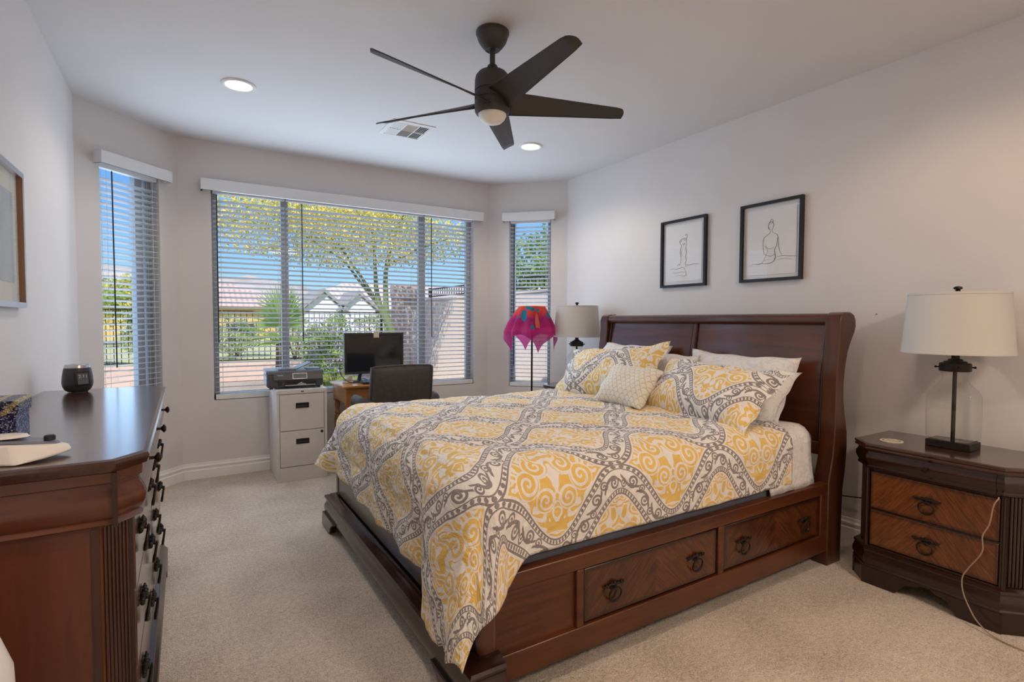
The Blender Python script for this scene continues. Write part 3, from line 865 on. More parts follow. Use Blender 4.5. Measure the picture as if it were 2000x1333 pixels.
# ------------------------------------------------------------------ nightstands
M_knob = pm('aged_bronze_knob', (.030, .022, .020), .3, .7, var=.2)
def nightstand(loc, label):
    t = thing('nightstand', label, 'nightstand', loc, 0, 'matching cherry nightstands')
    def out(ins, ch=.088): 
        w, b, f = .36-ins, .222, .225-ins
        return [(b, w), (-f+ch, w), (-f, w-ch), (-f, -w+ch), (-f+ch, -w), (b, -w)]
    P0 = out(.012)
    mb = MB(); mb.prism(out(.030), .10, .69); obj('case', mb, W_dark, t, ang=20)
    mb = MB(); mb.prism(out(.012), .672, .688); mb.mould(out(.012), [(0, .670), (.010, .670), (.013, .676), (.008, .682), (.013, .690), (.012, .697), (.004, .700), (-.004, .700), (-.006, .690)], cap=False)
    mb.prism(out(.012), .690, .7003); obj('top', mb, W_top, t, ang=30)
    prof = [(-.022, .575), (-.004, .578), (-.002, .586), (-.006, .592), (.000, .606), (.007, .624), (.006, .640), (-.002, .652), (-.004, .660), (-.001, .667), (0, .672), (-.03, .672)]
    mb = MB(); mb.mould(P0, prof); obj('cornice', mb, W_darky, t)
    # slim drawer hidden in the cornice, two veneered drawers below
    mb = MB(); mb.mould([(-.216, .235), (-.216, -.235)], [(a, b) for a, b in prof[1:-1]], left=False, cap=False); d = obj('drawer', mb, W_darky, t)
    k = MB(); k.lathe([(.004, 0), (.005, -.010), (.010, -.014), (.0125, -.020), (.009, -.026), (0, -.028)], 18, (-.2175, .012, .628), 'x'); obj('knob', k, M_knob, d)
    for z0, z1 in ((.378, .562), (.192, .372)):
        mb = MB(); mb.box(-.204, -.19, -.248, .248, z0, z1); d = obj('drawer', mb, V_ns, t, bevel=.006)
        for o in ring_pull(d, (-.205, .008, (z0+z1)/2+.012), 'x-', 1.05): o.parent = d
    mb = MB()
    for y in (-.262, .262): mb.box(-.204, -.19, y-.011, y+.011, .18, .575); mb.cyl((-.203, y, .185), (-.203, y, .57), .0055, n=10)
    mb.box(-.200, -.19, -.25, .25, .372, .378); mb.box(-.203, -.19, -.25, .25, .178, .190)
    obj('drawer_frame', mb, W_dark, t)
    for s in (1, -1):   # fluted corner columns on the chamfers
        mb = MB(); a, b = Vector((-.195+.088, s*.33)), Vector((-.195, s*(.33-.088))); dd = (b-a).normalized()
        for i in range(8):
            q = a+dd*(.016+i*.0132); mb.cyl((q.x, q.y, .19), (q.x, q.y, .57), .0062, n=8)
        obj('fluted_column', mb, W_dark, t)
    base = [(0, .080), (.006, .080), (.008, .092), (.004, .100), (.010, .112), (.010, .132), (.004, .150), (.002, .160), (.006, .168), (.004, .178), (-.012, .186), (-.03, .188)]
    mb = MB(); mb.mould(P0, base); obj('base_moulding', mb, W_darky, t)
    for s in (1, -1):
        mb = MB()
        pts = [(.27, 0), (.27, .085), (.02, .085), (.03, .070), (.085, .055), (.10, .03), (.12, .004), (.20, 0)]
        mb.prism([(s*y, z) for y, z in pts], -.222, -.196, 'yz')
        mb.prism([(-.222+.0, s*.262), (-.128, s*.352), (-.11, s*.335), (-.20, s*.245)], 0, .085)
        mb.prism([(-.135, 0), (-.135, .085), (.215, .085), (.215, 0), (.12, 0), (.10, .05), (-.02, .05), (-.05, 0)], s*.352-.012, s*.352+.0, 'xz')
        obj('bracket_foot', mb, W_dark, t)
    return t
NS = (3.094, 1.05, 0)
nightstand(NS, 'cherry nightstand in front, with a lamp and white cord, right of the bed')
nightstand((3.094, 3.842, 0), 'cherry nightstand almost hidden beyond the bed near the corner window')

# ------------------------------------------------------------------ glass jar lamps
def linen():
    M = Mat('linen_shade'); v = M.coord('Object', (1, 1, 6)); n = M.noise(v, 160, 2)
    M.set(Base_Color=M.ramp(n, [(.3, (.63, .61, .58)), (.7, (.69, .67, .64))]), Roughness=.9); M.p.inputs['Specular IOR Level'].default_value = .1
    tr = M.n('ShaderNodeBsdfTranslucent'); tr.inputs[0].default_value = (.75, .70, .62, 1); mx = M.n('ShaderNodeMixShader'); mx.inputs[0].default_value = .18
    M.link(M.p.outputs[0], mx.inputs[1]); M.link(tr.outputs[0], mx.inputs[2]); M.link(mx.outputs[0], M.out.inputs[0]); return M.m
M_linen = linen()
M_jar = glass_mat('clear_jar_glass', (.955, .965, .96), 1.3)
def jar_lamp(loc, label, rz=0):
    t = thing('table_lamp', label, 'lamp', loc, rz, 'matching glass jar table lamps')
    mb = MB(); mb.box(-.064, .064, -.088, .088, 0, .034); obj('base', mb, M_iron, t, bevel=.003)
    mb = MB(); secs = [(.036, .074, .050, 5), (.040, .084, .060, 6), (.050, .094, .068, 7), (.150, .096, .070, 7), (.245, .095, .069, 6), (.268, .088, .064, 5), (.292, .070, .056, 3.5), (.312, .056, .050, 2.6), (.330, .048, .047, 2.1),
            (.345, .047, .047, 2), (.358, .053, .053, 2), (.368, .056, .056, 2)]
    N = 40; rings = []
    for z, wy, wx, p in secs:
        ring = []
        for j in range(N):
            a = 2*pi*j/N; c, s_ = cos(a), sin(a); ring.append(mb.V((wx*math.copysign(abs(c)**(2/p), c), wy*math.copysign(abs(s_)**(2/p), s_), z)))
        rings.append(ring)
    for A, B in zip(rings, rings[1:]):
        for j in range(N): mb.F((A[j], A[(j+1) % N], B[(j+1) % N], B[j]))
    mb.F(rings[0][::-1]); obj('glass_jar', mb, M_jar, t)
    mb = MB(); mb.cyl((0, 0, .034), (0, 0, .40), .0085, n=14); obj('inner_rod', mb, M_iron, t)
    mb = MB(); mb.lathe([(.057, .366), (.062, .368), (.062, .402), (.058, .406), (.046, .408), (.044, .414), (.030, .417), (.028, .424), (.016, .427), (.016, .465), (.010, .47), (.010, .70)], 32)
    for k in range(4):
        a = k*pi/2+.5; mb.cyl((.06*cos(a), .06*sin(a), .386), (.072*cos(a), .072*sin(a), .386), .0035, n=8); mb.sphere((.074*cos(a), .074*sin(a), .386), .006, 8)
    obj('cap_collar', mb, M_iron, t)
    mb = MB(); mb.lathe([(.214, .452), (.216, .452), (.216, .460), (.2145, .461), (.192, .728), (.1935, .729), (.1930, .739), (.190, .739), (.191, .728), (.212, .460), (.212, .452)], 64, cap=False)
    obj('lamp_shade', mb, M_linen, t)
    mb = MB(); mb.lathe([(.010, .72), (.010, .752), (.008, .754), (.018, .760), (.016, .768), (.006, .772), (0, .772)], 20)
    for a in (0, 2.1, 4.2): mb.cyl((0, 0, .728), (.19*cos(a), .19*sin(a), .730), .002, n=6)
    obj('finial', mb, M_iron, t)
    return t
jar_lamp((3.135, 1.055, .70), 'clear glass jar lamp with white drum shade, on the front nightstand')
jar_lamp((3.09, 3.885, .70), 'clear glass jar lamp with white drum shade, beyond the bed by the corner')

M_cordw = pm('ivory_cord', (.33, .24, .18), .5)
cp = [(2.862, .800, .575), (2.856, .802, .566), (2.853, .808, .555), (2.852, .815, .53), (2.850, .825, .455), (2.850, .845, .40), (2.850, .845, .33), (2.848, .885, .25), (2.842, .905, .20), (2.838, .900, .14),
      (2.835, .875, .08), (2.832, .845, .035), (2.815, .79, .008), (2.80, .70, .006), (2.82, .60, .006)]
def smooth_path(p, k=6):
    P = [Vector(q) for q in p]; o = []
    for i in range(len(P)-1):
        a, b, c, d = P[max(i-1, 0)], P[i], P[i+1], P[min(i+2, len(P)-1)]
        for j in range(k):
            u = j/k; o.append(.5*((2*b)+(c-a)*u+(2*a-5*b+4*c-d)*u*u+(3*b-a-3*c+d)*u**3))
    return o+[P[-1]]
mb = MB(); mb.tube(smooth_path(cp), .0026, 8)
tag(obj('power_cord', mb, M_cordw), 'ivory power cord trailing from the cornice down the front of the nightstand to the carpet', 'cord')
mb = MB(); mb.tube(smooth_path([(3.36, 1.40, .30), (3.34, 1.50, .285), (3.345, 1.62, .262), (3.35, 1.75, .25), (3.36, 1.9, .24)]), .0035, 8)
tag(obj('power_cord', mb, M_black), 'dark power cord along the wall between bed and nightstand', 'cord')

def coaster():
    M = Mat('printed_coaster'); c = M.coord('Object'); q = M.n('ShaderNodeSeparateXYZ'); M.link(c, q.inputs[0]); x, y = X(q.outputs[0]), X(q.outputs[1])
    r = xsqrt(x*x+y*y); no = X(M.noise(c, 120, 2))
    ring = (xabs(r-.036) < .004)*(xabs(y) > .006); word = (xabs(x) < .008)*(xabs(y) < .026)*(no > .47)
    M.set(Base_Color=M.mix(xmax(ring, word)*.8, (.62, .56, .44), (.16, .10, .06)), Roughness=.8)
    mb = MB(); mb.lathe([(0, 0), (.049, 0), (.05, .002), (.049, .004), (0, .004)], 40, cap=False)
    o = obj('coaster', mb, M.m, loc=(3.02, 1.265, .7002)); tag(o, 'round tan printed coaster lying on the front nightstand', 'coaster')
coaster()

# ------------------------------------------------------------------ framed drawings on the headboard wall
M_blackframe = pm('black_picture_frame', (.012, .012, .014), .3, var=.2)
M_paper = pm('drawing_paper', (.74, .73, .72), .8, var=.015)
M_mat = pm('mat_board', (.66, .65, .64), .8, var=.015)
M_ink = pm('charcoal_ink', (.05, .05, .055), .8)
M_picglass = glass_mat('picture_glass', (.99, .99, .99), 1.0)
def frame_mb(w, h, fw, d):
    mb = MB()
    mb.m = Matrix(((1, 0, 0, 0), (0, 0, 1, 0), (0, -1, 0, 0), (0, 0, 0, 1)))  # mould in xy -> picture plane xz, depth along -y
    mb.m = Matrix(((1, 0, 0, 0), (0, 0, -1, 0), (0, 1, 0, 0), (0, 0, 0, 1)))
    a, b = w/2, h/2
    mb.mould([(-a, -b), (a, -b), (a, b), (-a, b)], [(0, 0), (0, d), (-fw, d), (-fw, d-.010), (-fw, .004)], closed=True, cap=False)
    return mb
def drawing(loc, rz, w, h, strokes, label):
    """local: x along the picture, z up, front toward -y"""
    t = thing('framed_drawing', label, 'picture', loc, rz, 'framed line drawings')
    obj('frame', frame_mb(w, h, .020, .026), M_blackframe, t, smooth=False)
    mb = MB(); mb.box(-w/2+.01, w/2-.01, -.006, -.001, -h/2+.01, h/2-.01); obj('mat_board', mb, M_mat, t, smooth=False)
    mb = MB(); n = 40; pw, ph = w/2-.045, h/2-.045
    mb.box(-pw, pw, -.0085, -.0075, -ph, ph); s = obj('paper', mb, M_paper, t, smooth=False)
    mb = MB()
    for st in strokes:
        P = smooth_path([(x*w/.445, -.0088, z*h/.538) for x, z in st[1]], 5); L = len(P)
        mb.tube(P, [st[0]*1.5*(.4+.6*sin(pi*min(.95, (i+.6)/L))) for i in range(L)], 5, sy=.5)
    obj('sketch_lines', mb, M_ink, s)
    mb = MB(); mb.F([mb.V(p) for p in ((-w/2+.016, -.016, -h/2+.016), (w/2-.016, -.016, -h/2+.016), (w/2-.016, -.016, h/2-.016), (-w/2+.016, -.016, h/2-.016))]); obj('glass', mb, M_picglass, t, smooth=False)
    return t
A1 = [(.0016, [(-.005, .075), (-.018, .10), (-.012, .125), (.008, .128), (.020, .110), (.014, .085), (.006, .072)]), (.0014, [(-.008, .118), (.0, .145), (.014, .14), (.012, .122), (-.004, .12)]),
      (.0016, [(-.002, .074), (-.008, .055), (-.03, .04), (-.05, .025), (-.055, -.01), (-.05, -.06), (-.045, -.085)]), (.0014, [(.010, .072), (.014, .058), (.036, .045), (.05, .03), (.055, -.01), (.06, -.05), (.072, -.085), (.085, -.10)]),
      (.0018, [(.048, .02), (.044, -.03), (.03, -.06), (.036, -.10), (.03, -.125)]), (.0012, [(-.04, -.02), (-.02, -.045), (.005, -.05), (.03, -.04)]), (.0012, [(-.04, -.03), (-.022, -.06), (-.036, -.10), (-.05, -.125)]),
      (.0014, [(-.05, -.08), (-.02, -.095), (.01, -.10), (.03, -.085)]), (.0020, [(.03, -.09), (.036, -.115), (.02, -.14), (-.02, -.15), (-.06, -.145), (-.10, -.15)]), (.0014, [(.04, -.11), (.08, -.105), (.12, -.11), (.17, -.115), (.19, -.118)]),
      (.0012, [(-.16, -.155), (-.12, -.148), (-.08, -.15), (-.04, -.125), (-.01, -.12)]), (.0010, [(.05, -.13), (.10, -.125), (.16, -.135)]), (.0010, [(-.02, .10), (-.016, .085), (-.01, .078)])]
A2 = [(.0018, [(.012, .135), (.030, .145), (.036, .125), (.026, .11), (.006, .115), (-.016, .108), (-.034, .10), (-.036, .085), (-.012, .10)]), (.0014, [(.004, .112), (.010, .098), (.024, .10), (.03, .115)]),
      (.0016, [(-.036, .09), (-.03, .07), (-.02, .06), (-.026, .03), (-.03, .0), (-.022, -.04), (-.026, -.08), (-.034, -.10)]), (.0018, [(.028, .105), (.03, .07), (.024, .04), (.03, .0), (.024, -.03), (.03, -.06), (.02, -.09), (.034, -.115)]),
      (.0012, [(-.01, .075), (-.002, .06), (.008, .075), (.014, .06)]), (.0012, [(-.018, .02), (-.014, .012), (-.02, .0), (-.012, -.014), (-.018, -.03)]), (.0018, [(.03, -.09), (.044, -.10), (.07, -.10), (.11, -.095), (.15, -.10)]),
      (.0016, [(-.13, -.125), (-.10, -.12), (-.06, -.125), (-.02, -.115), (.01, -.12), (.02, -.135)]), (.0014, [(-.10, -.15), (-.06, -.155), (-.02, -.15), (.02, -.155)]), (.0012, [(-.08, -.18), (-.03, -.178), (.01, -.185), (.04, -.175)]),
      (.0012, [(-.06, -.10), (-.04, -.085), (-.03, -.095)]), (.0012, [(.02, -.14), (.03, -.16), (.025, -.185)])]
drawing((XR, 2.163, 1.841), -pi/2, .446, .536, A1, 'black-framed sketch of a seated woman from behind, hung nearer the front lamp')
drawing((XR, 2.900, 1.841), -pi/2, .446, .536, A2, 'black-framed sketch of a standing figure with a raised arm, hung nearer the corner')
mb = MB(); mb.lathe([(.0015, 0), (.0015, -.008), (.0028, -.009), (0, -.010)], 10, (0, 0, 0), 'x'); o = obj('wall_nail', mb, M_iron, loc=(XR, 1.507, 1.345)); tag(o, 'tiny nail left in the wall right of the headboard', 'nail')

# ------------------------------------------------------------------ silver framed picture on the left wall
t = thing('framed_picture', 'silver and copper framed print with a cream mat on the left wall', 'picture', (XL, 2.605, 1.625), pi/2)
obj('frame', frame_mb(.78, .56, .022, .028), M_chrome, t, smooth=False)
mb = MB(); mb.box(-.372, .372, -.008, -.001, -.262, .262); obj('mat_board', mb, pm('cream_mat', (.68, .65, .58), .8, var=.02), t, smooth=False)
for s in (-1, 1):
    mb = MB(); mb.box(s*.369-.004, s*.369+.004, -.0275, -.004, -.262, .262); obj('copper_lip', mb, pm('copper_lip', (.30, .16, .10), .4, .5), t, smooth=False)
mb = MB(); mb.box(-.29, .29, -.010, -.0085, -.18, .18); obj('print', mb, pm('pale_blue_print', (.42, .47, .50), .7, var=.2, scale=5), t, smooth=False)
mb = MB(); mb.F([mb.V(p) for p in ((-.37, -.018, -.26), (.37, -.018, -.26), (.37, -.018, .26), (-.37, -.018, .26))]); obj('glass', mb, M_picglass, t, smooth=False)

# ------------------------------------------------------------------ dresser
W_side = wood('dresser_end_panel', (.060, .016, .006), (.165, .048, .016), 2, .3, .35, .8)
def dresser():
    t = thing('dresser', 'long cherry dresser with chamfered corners along the left wall', 'dresser', (-.338, 2.505, 0))
    def out(ins, ch=(.062, .075)):
        l, b, f = .873-ins, -.248, .250-ins
        return [(b, -l), (f-ch[0], -l), (f, -l+ch[1]), (f, l-ch[1]), (f-ch[0], l), (b, l)]
    mb = MB(); mb.prism(out(.040), .12, .93); obj('case', mb, W_side, t, ang=20)
    mb = MB(); mb.prism(out(.012), .930, .9503); mb.mould(out(.006), [(-.01, .918), (.001, .920), (.003, .926), (.006, .932), (.008, .940), (.004, .947), (-.004, .950), (-.010, .950), (-.012, .935)], cap=False); obj('top', mb, W_dtop, t, ang=30)
    prof = [(-.045, .778), (-.014, .780), (-.010, .785), (-.014, .791), (-.018, .796), (-.010, .806), (-.003, .824), (-.002, .840), (-.008, .858), (-.016, .874), (-.018, .886), (-.010, .890), (-.009, .915), (-.004, .919), (-.04, .919)]
    mb = MB(); mb.mould(out(.006), prof); obj('cornice', mb, W_x3, t)
    for s in (-1, 1):
        mb = MB(); mb.box(.1775, .1875, s*.868-.006, s*.868+.006, .782, .918); obj('corner_block', mb, W_dark, t)
    for k in range(3):
        y0, y1 = -.77+k*.5155, -.77+(k+1)*.5155-.006
        mb = MB(); mb.mould([(.2445, y0), (.2445, y1)], [(a, b) for a, b in prof[1:-1]], left=False, cap=False); d = obj('drawer', mb, W_dtopy, t)
        c = (.236, (y0+y1)/2, .868); q = MB(); q.lathe([(.006, 0), (.005, .004), (.005, .014), (.009, .018), (.015, .022), (.016, .027), (.010, .032), (0, .033)], 18, c, 'x'); obj('knob', q, M_knob, d)
    for r_, (z0, z1) in enumerate(((.565, .770), (.350, .560), (.135, .345))):
        for y0, y1 in ((-.762, -.003), (.003, .762)):
            mb = MB(); mb.box(.196, .214, y0, y1, z0, z1); d = obj('drawer', mb, W_dfront, t, bevel=.004)
            for y in (y0+.155, y1-.155):
                for o in ring_pull(d, (.2145, y, (z0+z1)/2+.025), 'x+', 1.25): o.parent = d
    mb = MB()
    for y in (-.768, 0, .768): mb.box(.19, .2105, y-.004 if y == 0 else y-.006, y+.004 if y == 0 else y+.006, .13, .775)
    for z in (.5625, .3475): mb.box(.19, .206, -.765, .765, z-.003, z+.003)
    obj('drawer_dividers', mb, W_dark, t)
    for s in (-1, 1):
        mb = MB(); a, b = Vector((.210-.062, s*.833)), Vector((.210, s*(.833-.075))); dd = (b-a).normalized()
        for i in range(8):
            q = a+dd*(.010+i*.0110); mb.cyl((q.x, q.y, .13), (q.x, q.y, .775), .0052, n=8)
        obj('fluted_column', mb, W_z3, t)
        mb = MB(); mb.box(.130, .146, s*.834-.006, s*.834+.006, .13, .778); obj('end_stile', mb, W_z3, t)
    base = [(-.01, .075), (-.002, .078), (.000, .090), (-.004, .100), (-.014, .112), (-.016, .120), (-.030, .128), (-.05, .13)]
    mb = MB(); mb.mould(out(.006), base); obj('base_moulding', mb, W_darky, t)
    for s in (-1, 1):
        mb = MB()
        mb.prism([(s*.79, 0), (s*.79, .08), (s*.52, .08), (s*.56, .065), (s*.62, .045), (s*.65, .0)], .218, .242, 'yz')
        mb.prism([(.184, s*.866), (.242, s*.794), (.222, s*.785), (.17, s*.845)], 0, .08)
        mb.prism([(.184, 0), (.184, .08), (-.245, .08), (-.245, 0), (-.13, 0), (-.11, .05), (.05, .05), (.08, 0)], s*.866-.010, s*.866+.0, 'xz')
        obj('bracket_foot', mb, W_dark, t)
W_dtop = wood('dresser_top', (.040, .016, .010), (.085, .034, .020), 1, .20, .6)
W_dtopy = wood('dresser_cornice_drawer', (.045, .014, .008), (.11, .036, .016), 1, .22, .5)
W_dfront = wood('dresser_front', (.055, .020, .012), (.10, .040, .022), 1, .24, .7)
W_x3 = wood('dresser_cornice', (.045, .013, .006), (.150, .045, .017), 0, .26, .4)
W_z3 = wood('dresser_stile', (.020, .007, .005), (.070, .021, .010), 2, .28, .35)
dresser()

# things on the dresser
def clock():
    t = thing('alarm_clock', 'small rounded charcoal alarm clock with a silver top and grey display', 'clock', (-.442, 3.255, .95), radians(12))
    mb = MB(); mb.lathe([(.038, .003), (.050, .012), (.058, .030), (.0605, .048), (.058, .080), (.0535, .108), (.050, .118)], 48); obj('body', mb, M_dkgrey, t)
    mb = MB(); mb.lathe([(.050, .117), (.0508, .118), (.048, .130), (.043, .134), (.02, .1335), (0, .1335)], 48); mb.lathe([(.007, .134), (.006, .1355), (0, .1355)], 16, (-.012, -.01, 0)); obj('top_band', mb, M_chrome, t)
    mb = MB(); mb.m = Matrix.Translation((.010, -.041, .066)) @ Matrix.Rotation(radians(24), 4, 'Z') @ Matrix.Rotation(radians(-6), 4, 'X')
    mb.box(-.030, .030, -.019, .02, -.032, .036); bz = obj('display_bezel', mb, M_black, t, bevel=.004)
    mb = MB(); mb.m = Matrix.Translation((.010, -.041, .066)) @ Matrix.Rotation(radians(24), 4, 'Z') @ Matrix.Rotation(radians(-6), 4, 'X')
    mb.box(-.025, .020, -.0200, -.018, -.026, .026); obj('display', mb, pm('lcd_grey', (.10, .11, .13), .25), bz)
    tm = text_mb('2:11', .023); m = Matrix.Translation((.010, -.041, .066)) @ Matrix.Rotation(radians(24), 4, 'Z') @ Matrix.Rotation(radians(-6), 4, 'X') @ Matrix.Translation((-.002, -.0206, .010)) @ Matrix.Rotation(pi/2, 4, 'X')
    obj('time_digits', xform(tm, m), pm('lcd_digit', (.55, .58, .62), .4), bz, smooth=False)
    mb = MB()
    for a in (0, 2.1, 4.2): mb.cyl((.035*cos(a), .035*sin(a), 0), (.035*cos(a), .035*sin(a), .006), .004, n=8)
    obj('foot', mb, M_black, t)
clock()
def sequin(name, c1, c2, stripes=False):
    M = Mat(name); v = M.coord(); vo = M.n('ShaderNodeTexVoronoi'); vo.inputs['Scale'].default_value = 250; M.link(v, vo.inputs['Vector'])
    cs = M.n('ShaderNodeSeparateColor'); M.link(vo.outputs['Color'], cs.inputs[0]); r = X(cs.outputs[0]); g = X(cs.outputs[1])
    q = M.n('ShaderNodeSeparateXYZ'); M.link(v, q.inputs[0]); x, z = X(q.outputs[0]), X(q.outputs[2])
    base = M.ramp(r, [(.1, c1), (.55, c2), (.93, (.55, .55, .62))])
    if stripes:
        s = xabs(xfrac((x*1.0-z*.9)*21)-.5) < .17
        base = M.mix(s, base, M.ramp(r, [(.2, (.42, .33, .14)), (.9, (.75, .66, .38))]))
    else:
        fx = xsqrt((x+.02)*(x+.02)+(z-.05)*(z-.05)) < .022
        base = M.mix(fx, base, M.ramp(r, [(.2, (.40, .36, .28)), (.9, (.8, .78, .70))]))
    M.set(Base_Color=base, Metallic=.55, Roughness=g*.35+.15); M.bump(X(vo.outputs['Distance']), 1.0, .006); return M.m
t = thing('sequin_box', 'navy sequined keepsake box with gold striped lid on the dresser', 'box', (-.487, 2.075, .95))
mb = MB(); mb.box(-.096, .078, -.075, .075, 0, .098); obj('body', mb, sequin('navy_sequins', (.02, .02, .14), (.12, .13, .34)), t, bevel=.003)
mb = MB(); mb.box(-.102, .084, -.081, .081, .078, .120); obj('lid', mb, sequin('striped_sequins', (.015, .012, .06), (.10, .10, .16), True), t, bevel=.006)

def gadget():
    M_gw = pm('glossy_white_plastic', (.74, .71, .68), .25, var=.02); M_gg = pm('grey_plastic_inlay', (.16, .18, .23), .35)
    t = thing('handheld_device', 'white wedge-shaped device with grey inlay and black knob at the dresser edge', 'gadget', (-.36, 1.775, .95))
    bot = [(-.105, .0), (-.085, -.055), (.012, -.104), (.060, -.078), (.092, -.040), (.108, .0), (.060, .040), (-.06, .07)]
    top = [(-.105, .0), (-.10, -.045), (.0, -.060), (.055, -.046), (.085, -.026), (.100, .0), (.05, .032), (-.06, .055)]
    mb = MB(); A = [mb.V((x, y, .0 if x < .05 else .008)) for x, y in bot]; B = [mb.V((x, y, .050-.022*max(0, x+.02)/.12)) for x, y in top]
    mb.F(A[::-1]); mb.F(B)
    for j in range(8): mb.F((A[j], A[(j+1) % 8], B[(j+1) % 8], B[j]))
    obj('shell', mb, M_gw, t, bevel=.008, seg=3)
    mb = MB(); C = [(-.10, .0), (-.094, -.038), (.0, -.052), (.05, -.040), (.078, -.022), (.085, .0), (.045, .026), (-.05, .046)]
    lo = [mb.V((x, y, .048-.022*max(0, x+.02)/.12)) for x, y in C]; hi = [mb.V((x*.93, y*.9, .056-.022*max(0, x+.02)/.12)) for x, y in C]; mb.F(lo[::-1]); mb.F(hi)
    for j in range(8): mb.F((lo[j], lo[(j+1) % 8], hi[(j+1) % 8], hi[j]))
    obj('inlay', mb, M_gg, t, bevel=.003)
    mb = MB(); mb.m = Matrix.Translation((-.035, -.002, .055)) @ Matrix.Scale(.55, 4, (0, 1, 0)); mb.lathe([(0, 0), (.058, 0), (.052, .006), (0, .008)], 32, cap=False); obj('oval_pad', mb, M_gw, t)
    mb = MB(); mb.lathe([(.012, 0), (.012, .010), (.009, .013), (0, .013)], 18, (.062, -.012, .042)); obj('knob', mb, M_black, t)
    mb = MB(); mb.tube([(-.09, -.03, .018), (-.13, -.055, .012), (-.17, -.06, .011)], .010, 10); obj('handle', mb, pm('pale_grey_plastic', (.45, .42, .38), .4), t)
gadget()

# white rounded hamper peeking into the corner of the view
t = thing('laundry_hamper', 'smooth white rounded hamper beside the end panel of the dresser', 'hamper', (-.43, 1.26, 0))
mb = MB(); mb.lathe([(.125, .0), (.135, .01), (.150, .55), (.150, .56)], 40); obj('body', mb, pm('white_hamper_plastic', (.74, .72, .70), .35, var=.02), t)
mb = MB(); mb.lathe([(.153, .56), (.158, .59), (.156, .66), (.138, .72), (.10, .765), (.05, .785), (0, .79)], 40); obj('lid', mb, pm('white_hamper_plastic', (.74, .72, .70), .35), t)
# ------------------------------------------------------------------ filing cabinet, printer, desk, chair
M_cab = pm('almond_steel', (.60, .57, .54), .38, var=.02)
t = thing('filing_cabinet', 'almond two-drawer steel filing cabinet under the printer', 'cabinet', (.799, 4.76, 0))
mb = MB(); mb.box(-.19, .19, -.215, .225, 0, .735); obj('body', mb, M_cab, t, bevel=.006)
mb = MB(); mb.box(-.193, .193, -.228, .225, .705, .742); obj('top', mb, M_cab, t, bevel=.006)
mb = MB(); mb.box(-.193, -.172, -.226, -.21, .0, .71); mb.box(.172, .193, -.226, -.21, .0, .71); mb.box(-.172, .172, -.2255, -.21, 0, .115); obj('face_frame', mb, M_cab, t, bevel=.002)
for z0, z1 in ((.120, .405), (.411, .698)):
    mb = MB(); mb.box(-.168, .168, -.2275, -.21, z0, z1); d = obj('drawer', mb, M_cab, t, bevel=.003)
    zc = z0+.20
    mb = MB(); mb.mould([(-.05, zc-.021), (.05, zc-.021), (.05, zc+.021), (-.05, zc+.021)], [(0, .2275), (0, .2325), (-.007, .2325), (-.010, .2285)], closed=True, cap=False)
    mb.v = [(x, -z, y) for x, y, z in mb.v]; mb.box(-.045, .045, -.2285, -.226, zc-.016, zc+.016); h = obj('handle', mb, M_black, d, smooth=False)
    mb = MB(); mb.box(-.038, .038, -.2325, -.229, zc-.010, zc-.001); obj('grip_bar', mb, M_dkgrey, d)
mb = MB(); mb.lathe([(.011, 0), (.011, -.004), (.008, -.006), (0, -.006)], 18, (.150, -.2275, .385), 'y'); obj('lock', mb, M_black, t)
mb = MB(); mb.box(-.010, .012, -.2295, -.228, .720, .728); obj('badge', mb, M_dkgrey, t)

M_prn = pm('printer_grey', (.060, .065, .078), .32, var=.06); M_prnt = pm('printer_top_grey', (.12, .13, .155), .28)
t = thing('printer', 'dark grey inkjet printer with raised paper tray on the filing cabinet', 'printer', (.765, 4.735, .742), radians(-2))
mb = MB(); mb.box(-.215, .215, -.150, .165, .012, .120); obj('body', mb, M_prn, t, bevel=.020, seg=4)
mb = MB(); mb.box(-.219, .219, -.152, .168, .112, .150); obj('lid', mb, M_prnt, t, bevel=.016, seg=4)
mb = MB(); mb.box(-.13, .005, -.146, .05, .140, .164); obj('document_feeder', mb, M_prnt, t, bevel=.008)
mb = MB(); mb.m = Matrix.Translation((.01, -.02, .152)) @ Matrix.Rotation(radians(-24), 4, 'Y'); mb.box(0, .125, -.10, .085, 0, .006); obj('raised_tray', mb, M_prnt, t, bevel=.002)
mb = MB(); mb.box(.09, .20, -.11, .06, .149, .156); obj('output_guide', mb, M_prn, t, bevel=.003)
mb = MB(); mb.m = Matrix.Translation((0, -.152, .098)) @ Matrix.Rotation(radians(-14), 4, 'X'); mb.box(-.165, .208, -.010, .004, -.028, .030); cp_ = obj('control_panel', mb, M_prn, t, bevel=.003)
mb = MB(); mb.m = Matrix.Translation((0, -.152, .098)) @ Matrix.Rotation(radians(-14), 4, 'X'); mb.box(-.025, .085, -.0118, -.009, -.022, .026); obj('screen_bezel', mb, M_chrome, cp_, bevel=.002)
mb = MB(); mb.m = Matrix.Translation((0, -.152, .098)) @ Matrix.Rotation(radians(-14), 4, 'X'); mb.box(-.021, .081, -.0124, -.011, -.018, .022); obj('touch_screen', mb, pm('screen_glass_grey', (.13, .14, .15), .12), cp_)
tm = text_mb('Canon', .016); obj('brand_lettering', xform(tm, Matrix.Translation((0, -.152, .098)) @ Matrix.Rotation(radians(-14), 4, 'X') @ Matrix.Translation((-.117, -.0104, .012)) @ Matrix.Rotation(pi/2, 4, 'X')), pm('pale_lettering', (.6, .6, .62), .5), cp_, smooth=False)
mb = MB(); mb.box(-.085, .160, -.1508, -.10, .020, .066); obj('paper_slot', mb, M_black, t, bevel=.004)
